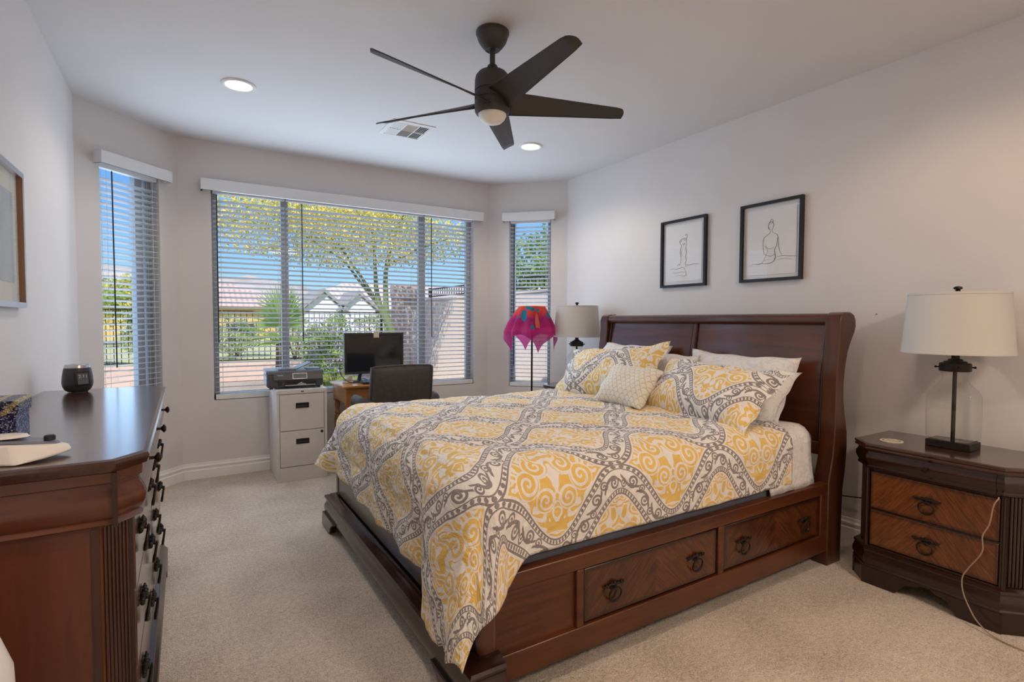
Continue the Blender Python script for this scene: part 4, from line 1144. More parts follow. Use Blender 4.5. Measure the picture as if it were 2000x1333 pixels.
mb = MB(); mb.box(-.08, .15, -.166, -.15, .026, .032); mb.box(.03, .075, -.168, -.152, .032, .040); mb.tube([(.012, -.160, .03), (.040, -.164, .050), (.066, -.160, .03)], .006, 8); obj('paper_tray', mb, M_chrome, t)
mb = MB(); mb.box(-.135, -.105, -.1515, -.149, .030, .060); obj('card_slot', mb, M_black, t)
mb = MB()
for k in range(9): mb.box(-.075+k*.025, -.063+k*.025, -.1518, -.150, .054, .058)
obj('roller_ribs', mb, M_dkgrey, t)
mb = MB()
for x in (-.18, .18):
    for y in (-.12, .13): mb.cyl((x, y, 0), (x, y, .014), .014, n=12)
obj('rubber_feet', mb, M_black, t)

W_pine = wood('honey_pine', (.30, .12, .030), (.52, .24, .075), 0, .3, .35)
W_pinez = wood('honey_pine_leg', (.28, .11, .028), (.48, .21, .065), 2, .3, .35)
t = thing('writing_desk', 'honey pine writing desk with turned legs below the window', 'desk', (1.490, 4.70, 0))
mb = MB(); mb.box(-.380, .380, -.235, .255, .728, .750); obj('desktop', mb, W_pine, t, bevel=.007, seg=3)
mb = MB(); mb.box(-.345, .345, -.205, -.187, .60, .728); mb.box(-.345, .345, .212, .23, .60, .728); mb.box(-.355, -.337, -.205, .23, .60, .728); mb.box(.337, .355, -.205, .23, .60, .728); obj('apron', mb, W_pine, t)
mb = MB(); mb.box(-.26, .26, -.212, -.20, .618, .712); d = obj('drawer', mb, W_pine, t, bevel=.005)
mb = MB(); mb.lathe([(.006, 0), (.006, -.012), (.014, -.018), (.012, -.028), (0, -.030)], 16, (0, -.212, .665), 'y'); obj('knob', mb, W_pinez, d)
for x in (-.325, .325):
    for y in (-.180, .205):
        mb = MB(); mb.box(x-.029, x+.029, y-.029, y+.029, .575, .728)
        mb.lathe([(.012, 0), (.018, .006), (.021, .03), (.017, .06), (.020, .12), (.026, .30), (.028, .40), (.026, .44), (.018, .455), (.025, .468), (.018, .482), (.016, .495), (.024, .530), (.026, .552), (.018, .566), (.022, .575)], 20, (x, y, 0))
        obj('leg', mb, W_pinez, t, bevel=.002)

def monitor():
    t = thing('computer_monitor', 'black widescreen monitor, switched off, on the pine desk', 'monitor', (1.45, 4.74, .75))
    mb = MB(); mb.box(-.268, .268, -.022, .022, .070, .436); obj('housing', mb, M_black, t, bevel=.006)
    mb = MB(); mb.mould([(-.268, .070), (.268, .070), (.268, .436), (-.268, .436)], [(0, .020), (-.001, .028), (-.022, .028), (-.024, .0225)], closed=True, cap=False, left=False)
    mb.v = [(x, -z, y) for x, y, z in mb.v]; obj('bezel', mb, M_black, t, smooth=False)
    mb = MB(); mb.box(-.246, .246, -.0235, -.020, .094, .414); obj('screen', mb, pm('dark_screen', (.012, .012, .014), .08), t, smooth=False)
    mb = MB(); mb.box(-.262, .262, -.0285, -.020, .072, .092); obj('lower_bezel', mb, M_dkgrey, t)
    mb = MB(); mb.tube([(-.13, .02, .004), (-.125, .02, .05), (-.11, .01, .09)], [.020, .016, .016], 14); obj('neck', mb, M_dkgrey, t)
    mb = MB(); mb.tube([(.02, .03, .004), (0, .02, .05), (-.01, .01, .09)], [.012, .010, .010], 12); obj('cable_strut', mb, M_dkgrey, t)
    mb = MB(); mb.m = Matrix.Translation((-.07, .02, 0)) @ Matrix.Scale(.65, 4, (0, 1, 0)); mb.lathe([(.15, 0), (.15, .006), (.13, .012), (.05, .016), (0, .016)], 40, cap=False); obj('stand_base', mb, M_dkgrey, t)
monitor()
mb = MB(); mb.grid(lambda u, w: (-.025+.05*u, -.0005*u-.002*(w > .9)-.003*(1-w)**2, -.040+.045*w), 4, 6)
o = obj('sticky_note', mb, pm('beige_note_paper', (.62, .52, .38), .8, var=.03), None, loc=(1.463, 4.7105, 1.182), solid=.0006); tag(o, 'small beige sticky note on the top edge of the monitor', 'note')
t = thing('keyboard', 'black computer keyboard on the desk before the monitor', 'keyboard', (1.50, 4.565, .75), radians(-3))
mb = MB(); mb.box(-.21, .21, -.065, .065, .002, .016); obj('tray', mb, M_black, t, bevel=.004)
mb = MB()
for r_ in range(5):
    for k in range(15): mb.box(-.20+k*.0268, -.20+k*.0268+.022, -.055+r_*.0225, -.055+r_*.0225+.018, .014, .0205)
obj('keys', mb, pm('key_black', (.03, .032, .04), .3), t, smooth=False)
mb = MB(); mb.tube(smooth_path([(1.19, 4.765, .90), (1.165, 4.76, .905), (1.145, 4.74, .88), (1.15, 4.70, .82), (1.20, 4.665, .765), (1.27, 4.65, .755), (1.34, 4.645, .757), (1.36, 4.66, .775), (1.32, 4.68, .785), (1.30, 4.70, .765)]), .003, 8)
tag(obj('cable', mb, M_black), 'thin black cable looping from the monitor edge down to the desk', 'cable')
t = thing('desk_gadget', 'stacked cream and grey desk gadget near the corner of the desk', 'gadget', (1.205, 4.70, .75), radians(20))
mb = MB(); mb.box(-.035, .035, -.03, .03, 0, .016); obj('base', mb, pm('cream_plastic', (.55, .50, .42), .5), t, bevel=.004)
mb = MB(); mb.box(-.030, .032, -.026, .026, .016, .030); obj('middle', mb, pm('tan_plastic', (.36, .30, .22), .5), t, bevel=.003)
mb = MB(); mb.prism([(-.03, .030), (.035, .030), (.035, .062), (.01, .066), (-.03, .038)], -.022, .022, 'xz'); obj('top', mb, pm('pale_grey_plastic', (.45, .42, .38), .4), t, bevel=.003)

M_leather = pm('black_leather', (.062, .055, .053), .42, var=.2, scale=30, bump=.35, bscale=320)
t = thing('office_chair', 'black leather office chair with padded arms facing the desk', 'chair', (1.44, 4.12, 0), radians(-2))
mb = MB()
def back(u, w, s):
    x = (u-.5)*.49; e = (1-abs(2*u-1)**6)*(1-abs(2*w-1)**6)
    top = .012*(1-abs(2*u-1)**2.2) if w > .8 else 0
    bow = .05*(2*u-1)**2
    xx = x*(1-.05*w*0)*(1+.03*(1-w))
    return (xx, -.10-.09*w+bow*.6+s*(.012+.030*e**.5), .47+.47*w+top)
mb.grid(lambda u, w: back(u, w, -1), 26, 26); mb.grid(lambda u, w: back(1-u, w, 1), 26, 26)
mb.grid(lambda u, w: tuple(Vector(back(u, 1, -1)).lerp(Vector(back(u, 1, 1)), w)), 26, 2)
mb.grid(lambda u, w: tuple(Vector(back(0, u, -1)).lerp(Vector(back(0, u, 1)), w)), 26, 2); mb.grid(lambda u, w: tuple(Vector(back(1, u, -1)).lerp(Vector(back(1, u, 1)), w)), 26, 2)
bk = obj('backrest', mb, M_leather, t, ang=50)
mb = MB(); mb.tube([back(u/30, 1, -1) for u in range(1, 30)], .008, 8); mb.tube([back(0.01, w/20, -1) for w in range(0, 21)], .007, 8); mb.tube([back(.99, w/20, -1) for w in range(0, 21)], .007, 8); obj('piping', mb, M_leather, bk)
mb = MB(); mb.grid(lambda u, w: ((u-.5)*.50, -.08+.48*w, .44+.05*((1-abs(2*u-1)**5)*(1-abs(2*w-1)**5))**.5), 20, 20); mb.grid(lambda u, w: ((.5-u)*.50, -.08+.48*w, .44-.04*((1-abs(2*u-1)**8)*(1-abs(2*w-1)**8))**.5), 20, 20); obj('seat', mb, M_leather, t, ang=60)
for s in (-1, 1):
    mb = MB(); mb.tube(smooth_path([(s*.24, -.12, .66), (s*.30, -.11, .672), (s*.305, .0, .678), (s*.30, .12, .67), (s*.30, .17, .65)]), [.026]*24+[.020], 12, sy=1.5)
    ar = obj('armrest', mb, M_leather, t)
    mb = MB(); mb.tube(smooth_path([(s*.30, .10, .655), (s*.31, .09, .55), (s*.25, .06, .44), (s*.12, .05, .42)]), .016, 10); obj('arm_support', mb, M_black, ar)
mb = MB(); mb.cyl((0, .10, .09), (0, .10, .42), .028, n=16); mb.cyl((0, .10, .09), (0, .10, .20), .038, n=16); obj('gas_column', mb, M_black, t)
for k in range(5):
    a = 2*pi*k/5+.3; e = (.29*cos(a), .10+.29*sin(a))
    mb = MB(); mb.tube([(0, .10, .115), (.15*cos(a), .10+.15*sin(a), .095), (*e, .065)], [.030, .024, .017], 10); lg = obj('base_arm', mb, M_black, t)
    mb = MB(); mb.m = Matrix.Translation((e[0], e[1], .027)) @ Matrix.Rotation(a, 4, 'Z'); mb.lathe([(.012, -.022), (.026, -.020), (.027, -.004), (.016, 0), (.027, .004), (.026, .020), (.012, .022)], 18, axis='y'); mb.m = Matrix(); mb.cyl((e[0], e[1], .03), (e[0], e[1], .066), .008, n=8); obj('caster', mb, M_black, lg)

# ------------------------------------------------------------------ floor lamp under a silk scarf
t = thing('floor_lamp', 'slim dark floor lamp standing in front of the corner window', 'lamp', (2.735, 4.10, 0))
mb = MB(); mb.lathe([(.115, 0), (.115, .010), (.10, .018), (.03, .026), (.015, .04), (.0, .04)], 36); obj('base', mb, M_iron, t)
mb = MB(); mb.cyl((0, 0, .03), (0, 0, 1.33), .0085, n=12); obj('pole', mb, M_iron, t)
mb = MB(); mb.lathe([(.176, 1.235), (.179, 1.235), (.112, 1.428), (.108, 1.428), (.176, 1.235)], 40, cap=False)
for a in (0, 2.1, 4.2): mb.cyl((0, 0, 1.33), (.135*cos(a), .135*sin(a), 1.34), .0025, n=6)
obj('lamp_shade', mb, pm('red_lamp_shade', (.50, .10, .08), .8), t)
def scarf():
    M = Mat('silk_scarf'); uu, vv = M.uv(); v = M.vec(uu, vv)
    n = M.noise(v, 3.2, 3, .6, 1.0); f = X(n)*.5+X(M.noise(v, 9, 2))*.2
    r = xsqrt((uu-.5)*(uu-.5)+(vv-.5)*(vv-.5))
    col = M.ramp(r*1.35+f*.35-.12, [(.10, (.82, .12, .04)), (.32, (.80, .07, .06)), (.42, (.44, .02, .22)), (.58, (.56, .02, .17)), (.75, (.42, .02, .18))])
    pet = 0.0; wob = X(M.noise(v, 22, 2))*.030
    for rc, da, sz in ((.128, -22, .018), (.145, -11, .024), (.155, 2, .022), (.165, 22, .020), (.200, -29, .040), (.240, -25, .036), (.235, -42, .016), (.330, 1, .028), (.21, 75, .034), (.24, 140, .036), (.19, 190, .034), (.27, 230, .030)):
        a = radians(208.3+da); px, py = .5+rc/.80*cos(a), .5+rc/.80*sin(a)
        dx, dy = uu-px, vv-py; c = xsqrt(dx*dx+dy*dy)+wob < sz/.80+.012
        pet = c if isinstance(pet, float) else xmax(pet, c)
    col = M.mix(pet, col, (.0, .30, .48))
    line = (xabs(xfrac(X(n)*9)-.5) < .035)*(r > .22)
    col = M.mix(line*.6, col, (.12, .02, .14))
    M.set(Base_Color=col, Roughness=.5)
    tl = M.n('ShaderNodeBsdfTranslucent'); M.link(col, tl.inputs[0]); a = M.n('ShaderNodeMixShader'); a.inputs[0].default_value = .45; M.link(M.p.outputs[0], a.inputs[1]); M.link(tl.outputs[0], a.inputs[2])
    tp = M.n('ShaderNodeBsdfTransparent'); M.link(M.mix(.5, col, (1., 1., 1.)), tp.inputs[0]); b = M.n('ShaderNodeMixShader'); b.inputs[0].default_value = .16; M.link(a.outputs[0], b.inputs[1]); M.link(tp.outputs[0], b.inputs[2]); M.link(b.outputs[0], M.out.inputs[0])
    mb = MB(); N = 90; R0 = .122; H = .40
    def P(u, w):
        x, y = (u-.5)*2*H, (w-.5)*2*H
        rot = radians(28); x, y = x*cos(rot)-y*sin(rot), x*sin(rot)+y*cos(rot)
        r = hypot(x, y); th = atan2(y, x)
        if r <= R0: return (x, y, 1.437-.004*(r/R0)**2)
        q = r-R0; flare = .24+.20*max(0, 1-q/.28)
        fold = min(1, q/.16)*(.026*sin(th*8+.6)+.016*sin(th*5+2.))
        out = R0 + min(q, .26)*.215/.26*.98 + max(0, q-.26)*.05*sin(th*3)
        out = R0 + min(q, .25)*.40 + max(0, q-.25)*.05 + fold*1.0
        down = min(q, .25)*.917 + max(0, q-.25)*1.0
        return (out*cos(th), out*sin(th), 1.433-down)
    mb.grid(P, N, N, uv=lambda u, w: (u, w))
    o = obj('scarf', mb, M.m, None, loc=(2.735, 4.10, 0), ang=180, fixn=False)
    tag(o, 'magenta and orange silk scarf with turquoise petals draped over the floor lamp', 'scarf')
scarf()
# ------------------------------------------------------------------ outdoors
GZ = -.12
def gravel():
    M = Mat('gravel_yard'); v = M.coord(); a = M.noise(v, 40, 3, .7); b = M.noise(v, 1.2, 3)
    M.set(Base_Color=M.ramp(X(a)*.8+X(b)*.3-.05, [(.3, (.24, .18, .14)), (.5, (.46, .38, .31)), (.75, (.68, .60, .52))]), Roughness=.95); M.bump(a, .8, .03); return M.m
def desert():
    M = Mat('desert_scrub'); v = M.coord(); a = M.noise(v, 3.0, 5, .7); b = M.noise(v, .25, 3)
    M.set(Base_Color=M.ramp(X(a)*.7+X(b)*.5-.1, [(.25, (.30, .33, .14)), (.5, (.50, .50, .26)), (.75, (.66, .60, .42))]), Roughness=.95); return M.m
mb = MB(); mb.box(-14, 9, YB+WT+.02, 13.75, GZ-.2, GZ); struct('ground', mb, gravel(), smooth=False)
mb = MB(); mb.grid(lambda u, w: (-120+300*u, 13.85+250*w, .24+1.2*w**2*0-.9*min(1, w*6)*0+.25*sin(u*40)*min(1, w*3)), 60, 40); struct('desert_ground', mb, desert(), smooth=True)
def blockmat(name, c1, c2, mort, bw=.40, bh=.125, vertical_axis_x=True):
    M = Mat(name); c = M.n('ShaderNodeTexCoord'); q = M.n('ShaderNodeSeparateXYZ'); M.link(c.outputs['Object'], q.inputs[0])
    b = M.n('ShaderNodeTexBrick'); M.link(M.vec(X(q.outputs[0])+X(q.outputs[1]), X(q.outputs[2])), b.inputs[0])
    b.inputs['Color1'].default_value = (*c1, 1); b.inputs['Color2'].default_value = (*c2, 1); b.inputs['Mortar'].default_value = (*mort, 1)
    b.inputs['Scale'].default_value = 1; b.inputs['Mortar Size'].default_value = .008; b.inputs['Brick Width'].default_value = bw; b.inputs['Row Height'].default_value = bh
    M.set(Base_Color=b.outputs[0], Roughness=.9); M.bump(M.noise(c.outputs['Object'], 60, 3), .3, .01); return M.m
t = thing('retaining_wall', 'low pinkish block retaining wall under the black iron fence', 'wall', (0, 13.7, GZ))
mb = MB(); mb.box(-13, 4.5, 0, .2, 0, .36); obj('blocks', mb, blockmat('pink_block', (.60, .43, .36), (.66, .49, .42), (.50, .40, .34)), t, smooth=False)
mb = MB(); mb.box(-13.02, 4.5, -.025, .225, .36, .42); obj('cap_course', mb, blockmat('pink_cap', (.62, .46, .38), (.66, .50, .42), (.45, .35, .3), .4, .3), t, smooth=False)
def iron_fence(name, x0, x1, z0, z1, step, m, label):
    t = thing(name, label, 'fence'); t.matrix_world = m
    mb = MB(); mb.box(x0, x1, -.014, .014, z1-.026, z1); obj('top_rail', mb, M_iron, t, smooth=False)
    mb = MB(); mb.box(x0, x1, -.015, .015, z0+.05, z0+.075); obj('bottom_rail', mb, M_iron, t, smooth=False)
    mb = MB(); n = int((x1-x0)/step)
    for k in range(n): mb.box(x0+k*step, x0+k*step+.013, -.0065, .0065, z0+.05, z1-.02)
    obj('pickets', mb, M_iron, t, smooth=False)
    n = max(2, int((x1-x0)/2.4)+1)
    for k in range(n):
        x = x0+(x1-x0-.05)*k/(n-1); mb = MB(); mb.box(x, x+.05, -.025, .025, z0, z1+.02); obj('post', mb, M_iron, t, smooth=False)
iron_fence('iron_fence', -12.9, 4.45, 0, 1.21, .125, Matrix.Translation((0, 13.80, .30)), 'black iron picket fence along the back of the yard')
M_stucco = pm('pink_stucco', (.72, .60, .53), .9, var=.05, bump=.3, bscale=90)
M_stuccob = pm('rose_brown_stucco', (.48, .36, .31), .9, var=.06, bump=.3, bscale=90)
t = thing('garden_wall', 'tall pale pink stucco garden wall along the right side of the yard', 'wall', (5.25, 5.9, GZ))
mb = MB(); mb.box(0, .2, 0, 6.9, 0, 1.92); obj('stucco', mb, M_stucco, t, smooth=False)
mb = MB(); mb.box(-.02, .22, 0, 6.9, 1.92, 1.96); obj('cap', mb, M_stucco, t, smooth=False)
iron_fence('iron_fence', 0, 6.8, 0, .26, .13, Matrix.Translation((5.35, 5.95, 1.84)) @ Matrix.Rotation(pi/2, 4, 'Z'), 'short black iron fence on top of the pink garden wall')
t = thing('gate_portal', 'rose-brown masonry gate post with a lintel at the yard corner', 'gate', (4.6, 13.1, GZ))
mb = MB(); mb.box(-.10, .14, -.12, .12, 0, 2.0); obj('post', mb, M_stuccob, t, smooth=False)
mb = MB(); mb.box(-.12, .66, -.14, .14, 1.98, 2.32); obj('lintel', mb, M_stuccob, t, smooth=False)
mb = MB(); mb.box(.14, .62, .03, .07, .05, 1.98); g = obj('gate_leaf', mb, pm('cream_gate', (.62, .54, .48), .8), t, smooth=False)
mb = MB(); mb.box(.36, .40, .0, .03, .05, 1.98); obj('gate_bar', mb, M_stuccob, g, smooth=False)

M_bark = pm('palo_verde_bark', (.14, .18, .06), .8, var=.3, bump=.4, bscale=60)
M_brown = pm('brown_bark', (.13, .09, .06), .9, var=.3)
def leafmat(name, c1, c2, tr=.35):
    M = Mat(name); n = M.noise(M.coord(), 2.5, 3)
    col = M.ramp(n, [(.3, c1), (.7, c2)]); M.set(Base_Color=col, Roughness=.6)
    tl = M.n('ShaderNodeBsdfTranslucent'); M.link(col, tl.inputs[0]); a = M.n('ShaderNodeMixShader'); a.inputs[0].default_value = tr
    M.link(M.p.outputs[0], a.inputs[1]); M.link(tl.outputs[0], a.inputs[2]); M.link(a.outputs[0], M.out.inputs[0]); return M.m
L_pv = leafmat('palo_verde_leaf', (.36, .46, .12), (.55, .62, .22), .5)
L_bl = leafmat('yellow_blossom', (.95, .74, .14), (.98, .88, .34), .5)
L_gr = leafmat('green_leaf', (.20, .34, .08), (.42, .55, .16), .5)
L_pale = leafmat('pale_brush_leaf', (.46, .50, .28), (.66, .68, .42), .5)
L_pur = leafmat('purple_flower', (.48, .28, .72), (.62, .45, .80))
L_palm = leafmat('palm_leaf', (.28, .46, .12), (.50, .64, .20), .5)
def leaves(pts, size, jit=.6, seed=0):
    rnd = random.Random(seed); mb = MB()
    for p in pts:
        s = size*(1+jit*(rnd.random()-.5)); a = Vector((rnd.gauss(0, 1), rnd.gauss(0, 1), rnd.gauss(0, 1))).normalized(); b = a.cross(Vector((rnd.gauss(0, 1), rnd.gauss(0, 1), rnd.gauss(0, 1)))).normalized(); c = a.cross(b)
        p = Vector(p); mb.F([mb.V(q) for q in (p-b*s, p+c*s*.45, p+b*s, p-c*s*.45)])
    return mb
def cloud(c, r, n, seed, clumps=0, shell=.35):
    rnd = random.Random(seed); o = []
    C = []
    if clumps:
        for _ in range(clumps):
            d = Vector((rnd.gauss(0, 1), rnd.gauss(0, 1), rnd.gauss(0, 1))).normalized()*(rnd.random()**(.4)); C.append(d)
    for _ in range(n):
        if clumps:
            k = rnd.choice(C); d = k+Vector((rnd.gauss(0, .10), rnd.gauss(0, .10), rnd.gauss(0, .07)))
        else: d = Vector((rnd.gauss(0, 1), rnd.gauss(0, 1), rnd.gauss(0, 1))).normalized()*(shell+(1-shell)*rnd.random()**.6)
        o.append((c[0]+d.x*r[0], c[1]+d.y*r[1], c[2]+d.z*r[2]))
    return o
# palo verde
t = thing('palo_verde_tree', 'palo verde tree covered in yellow blossom outside the wide window', 'tree', (3.82, 10.57, GZ))
mb = MB(); R_ = lambda *p: [(x-3.82, y-10.57, z-GZ) for x, y, z in p]
mb.tube(smooth_path(R_((3.86, 10.55, GZ), (3.80, 10.59, .35), (3.66, 10.66, 1.0), (3.46, 10.78, 1.56))), [.11]*6+[.10]*6+[.085]*7, 10)
for pts, r in (([(3.46, 10.78, 1.5), (3.38, 10.84, 1.9), (3.36, 10.86, 2.3), (3.30, 10.9, 3.2), (3.0, 11.1, 4.0)], .062), ([(3.55, 10.73, 1.35), (3.54, 10.74, 1.8), (3.56, 10.74, 2.4), (3.75, 10.6, 3.2), (4.2, 10.3, 4.0)], .070),
               ([(3.46, 10.78, 1.54), (3.25, 10.92, 1.85), (3.05, 11.05, 2.15), (2.75, 11.2, 2.55), (2.0, 11.6, 3.1)], .045), ([(3.44, 10.8, 1.56), (3.20, 10.9, 2.0), (2.95, 11.0, 2.4), (2.5, 11.2, 3.0), (1.5, 11.8, 3.4)], .04), ([(3.56, 10.74, 2.4), (4.0, 10.5, 2.7), (4.7, 10.1, 3.0)], .035)):
    P = smooth_path(R_(*pts)); mb.tube(P, [r*(1-.75*i/len(P)) for i in range(len(P))], 8)
obj('trunk', mb, M_bark, t)
cc = (-.95, .45, 3.28-GZ)
obj('foliage', leaves(cloud(cc, (2.9, 1.1, .92), 4500, 3, 190)+cloud(cc, (2.8, 1.0, 1.0), 4000, 33), .034, seed=4), L_pv, t, smooth=False, fixn=False)
obj('blossoms', leaves(cloud((cc[0]-.05, cc[1]-.25, cc[2]-.05), (2.8, 1.10, .90), 14000, 5, 330), .034, seed=6), L_bl, t, smooth=False, fixn=False)
# fan palm
t = thing('fan_palm', 'spiky green fan palm behind the printer', 'palm', (1.46, 10.26, GZ))
mb = MB(); mb.lathe([(.11, 0), (.13, .1), (.10, .5), (.08, 1.04), (0, 1.06)], 14); obj('trunk', mb, M_brown, t)
rp = random.Random(11)
for k in range(15):
    az = 2*pi*k/15+rp.uniform(-.15, .15); el = radians(rp.choice((12, 28, 48, 66, 82))+rp.uniform(-6, 6)-(10 if k % 3 == 0 else 0)); L = rp.uniform(.38, .55)
    d = Vector((cos(az)*cos(el), sin(az)*cos(el), sin(el))); up = Vector((-cos(az)*sin(el), -sin(az)*sin(el), cos(el))); sd = d.cross(up)
    o = Vector((0, 0, 1.0)); e = o+d*L
    mb = MB(); mb.cyl(tuple(o), tuple(e), .012, .008, 6)
    for j in range(25):
        a = radians(-112+224*j/24); q = (d*cos(a)+sd*sin(a)); q = (q+up*.10*cos(a*3)).normalized(); Lf = .58*(1-.25*abs(a)/2); tip = e+q*Lf-Vector((0, 0, .05*Lf)); wv = q.cross(up).normalized()*.020
        mid = e+q*Lf*.45+up*.01
        mb.F([mb.V(tuple(x)) for x in (e, mid+wv, tip, mid-wv)])
    obj('frond', mb, L_palm, t, smooth=False, fixn=False)
# shrubs and grasses
def shrub(name, loc, r, h, n, lm, label, flower=None, nf=0, seed=1, size=.04, group=None, cat='bush', stems=6):
    t = thing(name, label, cat, loc, 0, group); rnd = random.Random(seed); mb = MB()
    for k in range(stems):
        a = 2*pi*k/stems; mb.tube([(0, 0, 0), (r*.25*cos(a), r*.25*sin(a), h*.4), (r*.55*cos(a), r*.55*sin(a), h*.8)], [.02*h, .014*h, .006*h], 6)
    obj('stems', mb, M_brown, t)
    obj('foliage', leaves(cloud((0, 0, h*.58), (r, r, h*.5), n, seed, max(8, n//45))+cloud((0, 0, h*.55), (r*.95, r*.95, h*.5), n//2, seed+9), size, seed=seed), lm, t, smooth=False, fixn=False)
    if flower: obj('flowers', leaves(cloud((0, 0, h*.62), (r*1.05, r*1.05, h*.5), nf, seed+5, nf//6), size*.8, seed=seed+2), flower, t, smooth=False, fixn=False)
    return t
shrub('lantana_bush', (2.38, 10.25, GZ), .62, 1.40, 2600, L_gr, 'leafy bush with purple flowers left of the monitor', L_pur, 900, 21, .035)
mb = MB(); rg = random.Random(5)
for k in range(420):
    a = rg.uniform(0, 2*pi); l = rg.uniform(.35, .62); b = rg.uniform(.1, .55); x, y = rg.gauss(0, .05), rg.gauss(0, .05)
    p = Vector((x, y, 0)); q = p+Vector((cos(a)*b*l*.5, sin(a)*b*l*.5, l*.7)); e = p+Vector((cos(a)*b*l*1.3, sin(a)*b*l*1.3, l*(1-.3*b))); s = Vector((-sin(a), cos(a), 0))*.006
    mb.F([mb.V(tuple(v)) for v in (p-s, p+s, q+s*.8, e, q-s*.8)])
o = obj('ornamental_grass', mb, leafmat('yellow_green_grass', (.30, .36, .06), (.50, .52, .14)), None, smooth=False, fixn=False, loc=(2.05, 8.7, GZ)); tag(o, 'tuft of yellow-green ornamental grass between printer and desk', 'grass', kind='stuff')
def far_tree(loc, r, h, lm, label, flower=None, seed=1, n=3000, size=.09, group=None):
    t = thing('tree', label, 'tree', loc, 0, group); mb = MB(); mb.tube([(0, 0, 0), (.1*r, 0, h*.3), (-.1*r, .1*r, h*.6)], [.09*r, .07*r, .04*r], 8)
    for k in range(5):
        a = 2*pi*k/5; mb.tube([(.05*r, 0, h*.35), (r*.4*cos(a), r*.4*sin(a), h*.75)], [.05*r, .015*r], 6)
    obj('trunk', mb, M_brown, t)
    obj('foliage', leaves(cloud((0, 0, h*.66), (r, r, h*.36), n, seed, n//40)+cloud((0, 0, h*.64), (r*.95, r*.95, h*.36), n//2, seed+3), size, seed=seed), lm, t, smooth=False, fixn=False)
    if flower: obj('blossoms', leaves(cloud((0, 0, h*.68), (r*1.03, r*1.03, h*.36), n, seed+5, n//30), size*.8, seed=seed+1), flower, t, smooth=False, fixn=False)
far_tree((-1.75, 24.6, .2), 1.7, 2.7, L_pv, 'yellow flowering tree seen through the narrow left window', L_bl, 41, 2600)
far_tree((-4.2, 27.5, .2), 1.8, 2.4, L_pale, 'pale brushy tree further left beyond the fence', L_bl, 42, 1800)
far_tree((7.7, 10.4, GZ), 1.35, 3.7, L_gr, 'bright green tree behind the pink garden wall', None, 43, 4200, .065)
rs = random.Random(77)
for k in range(16):
    x = -9+k*1.15+rs.uniform(-.1, .1); y = 15.2+(k % 2)*1.7+rs.uniform(0, .4)
    shrub('desert_shrub', (x, y, .22), rs.uniform(.6, .8), rs.uniform(.8, 1.25), 700, L_pale, 'pale grey-green desert shrub growing just beyond the iron fence', seed=100+k, size=.06, group='desert shrubs beyond the fence', stems=5)

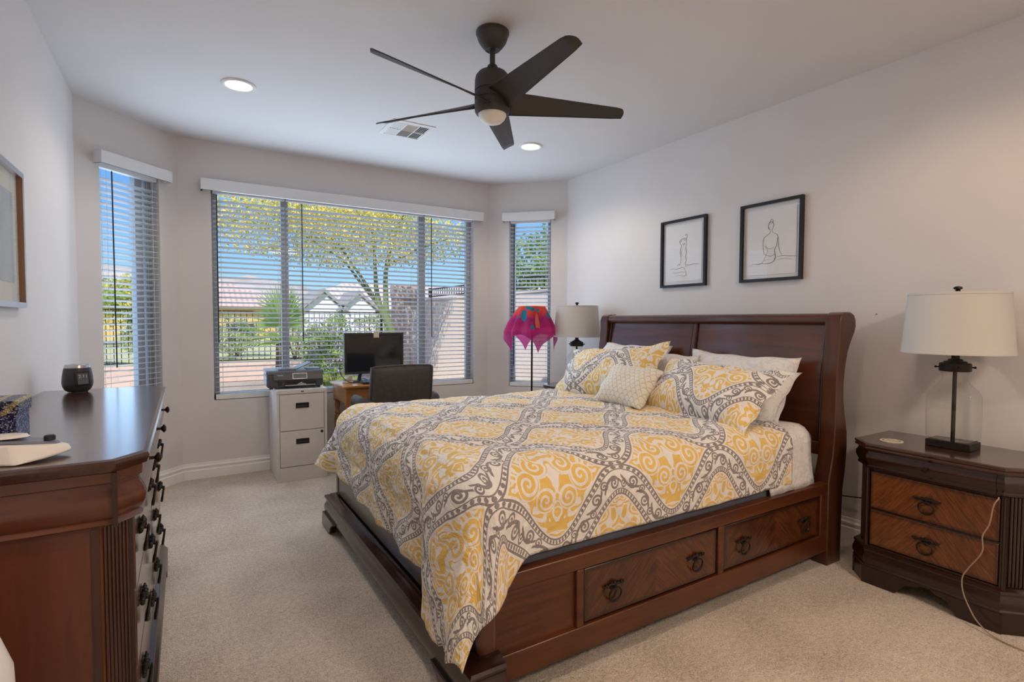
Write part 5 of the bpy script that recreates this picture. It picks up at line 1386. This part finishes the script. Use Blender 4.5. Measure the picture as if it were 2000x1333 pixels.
def tile_mat(name, c1, c2):
    M = Mat(name); c = M.n('ShaderNodeTexCoord'); q = M.n('ShaderNodeSeparateXYZ'); M.link(c.outputs['Object'], q.inputs[0])
    x, z = X(q.outputs[0]), X(q.outputs[2]); w = xabs(xsin(x*11))*.6+xfrac(z*5.0)*.5; n = M.noise(c.outputs['Object'], 2.2, 3)
    M.set(Base_Color=M.ramp(w*.6+X(n)*.5-.05, [(.15, mul(c1, .45)), (.45, c1), (.85, c2)]), Roughness=.9); return M.m
T_pink = tile_mat('pink_roof_tile', (.52, .36, .32), (.66, .50, .45)); T_tan = tile_mat('tan_roof_tile', (.56, .45, .39), (.72, .62, .55))
def house(loc, w, d, hw, hr, wallm, roofm, label, gables=(), wins=()):
    t = thing('house', label, 'house', loc, 0, 'tile roofed houses beyond the fence')
    mb = MB(); mb.box(-w/2, w/2, 0, d, 0, hw); obj('walls', mb, wallm, t, smooth=False)
    mb = MB(); e = .5; A = [mb.V(p) for p in ((-w/2-e, -e, hw-.1), (w/2+e, -e, hw-.1), (w/2+e, d+e, hw-.1), (-w/2-e, d+e, hw-.1))]; B = [mb.V((-w/2+d*.45, d/2, hw+hr)), mb.V((w/2-d*.45, d/2, hw+hr))]
    mb.F((A[0], A[1], B[1], B[0])); mb.F((A[1], A[2], B[1])); mb.F((A[2], A[3], B[0], B[1])); mb.F((A[3], A[0], B[0])); mb.F(A[::-1]); obj('roof', mb, roofm, t, smooth=False)
    for gx, gw, gh in gables:
        mb = MB(); mb.prism([(gx-gw/2, hw-.15), (gx+gw/2, hw-.15), (gx, hw+gh-.15)], -1.2, -.9, 'xz'); mb.box(gx-gw/2, gx+gw/2, -1.2, .0, 0, hw-.15); g = obj('gable', mb, pm('white_gable', (.74, .72, .70), .8), t, smooth=False)
        mb = MB(); k = .12; mb.prism([(gx-gw/2-.25, hw-.3), (gx-gw/2-.25, hw-.15), (gx, hw+gh+.05), (gx+gw/2+.25, hw-.15), (gx+gw/2+.25, hw-.3), (gx, hw+gh-.12)], -1.4, 2.0, 'xz'); obj('gable_roof', mb, pm('grey_gable_roof', (.30, .28, .28), .9), g, smooth=False)
    for x, z, ww, hh in wins:
        mb = MB(); mb.box(x-ww/2, x+ww/2, -.06, .02, z-hh/2, z+hh/2); obj('window', mb, M_dkgrey, t, smooth=False)
    return t
M_yel = pm('yellow_house_wall', (.62, .45, .16), .9, var=.06); M_tan = pm('tan_house_wall', (.50, .43, .37), .9, var=.06)
house((.6, 34.5, -.6), 9.4, 8, 2.75, 1.75, M_yel, T_pink, 'yellow house with pink tiled hip roof, furthest left beyond the fence', wins=((-2.5, 1.2, 1.2, .9), (2.2, 1.2, 1.6, .9)))
house((8.6, 26.6, -.6), 8.2, 7, 2.55, 1.45, M_tan, T_tan, 'tan house with two small white gables behind the palo verde', gables=((-3.15, 1.7, .75), (-1.55, 1.6, .70)), wins=((.6, 1.3, 1.2, .8), (2.6, 1.3, 1.0, .8)))
house((20.5, 31, -.6), 8.5, 7, 2.7, 1.5, M_tan, T_pink, 'tan house with pink roof seen past the gate post', wins=((-2, 1.3, 1.2, .8),))
def hillm():
    M = Mat('rocky_hills'); n = M.noise(M.coord(), .12, 6, .7); M.set(Base_Color=M.ramp(n, [(.3, (.36, .31, .28)), (.7, (.58, .52, .48))]), Roughness=.95); return M.m
mb = MB(); mb.grid(lambda u, w: (-90+280*u, 150+70*w, (15+3.0*sin(u*9)+2.0*mnoise.noise(Vector((u*14, 0, 1)))+4*max(0, u-.45))*sin(pi/2*min(1, w*1.5))+1.5*mnoise.noise(Vector((u*40, w*8, 3)))), 120, 16)
struct('hills', mb, hillm())
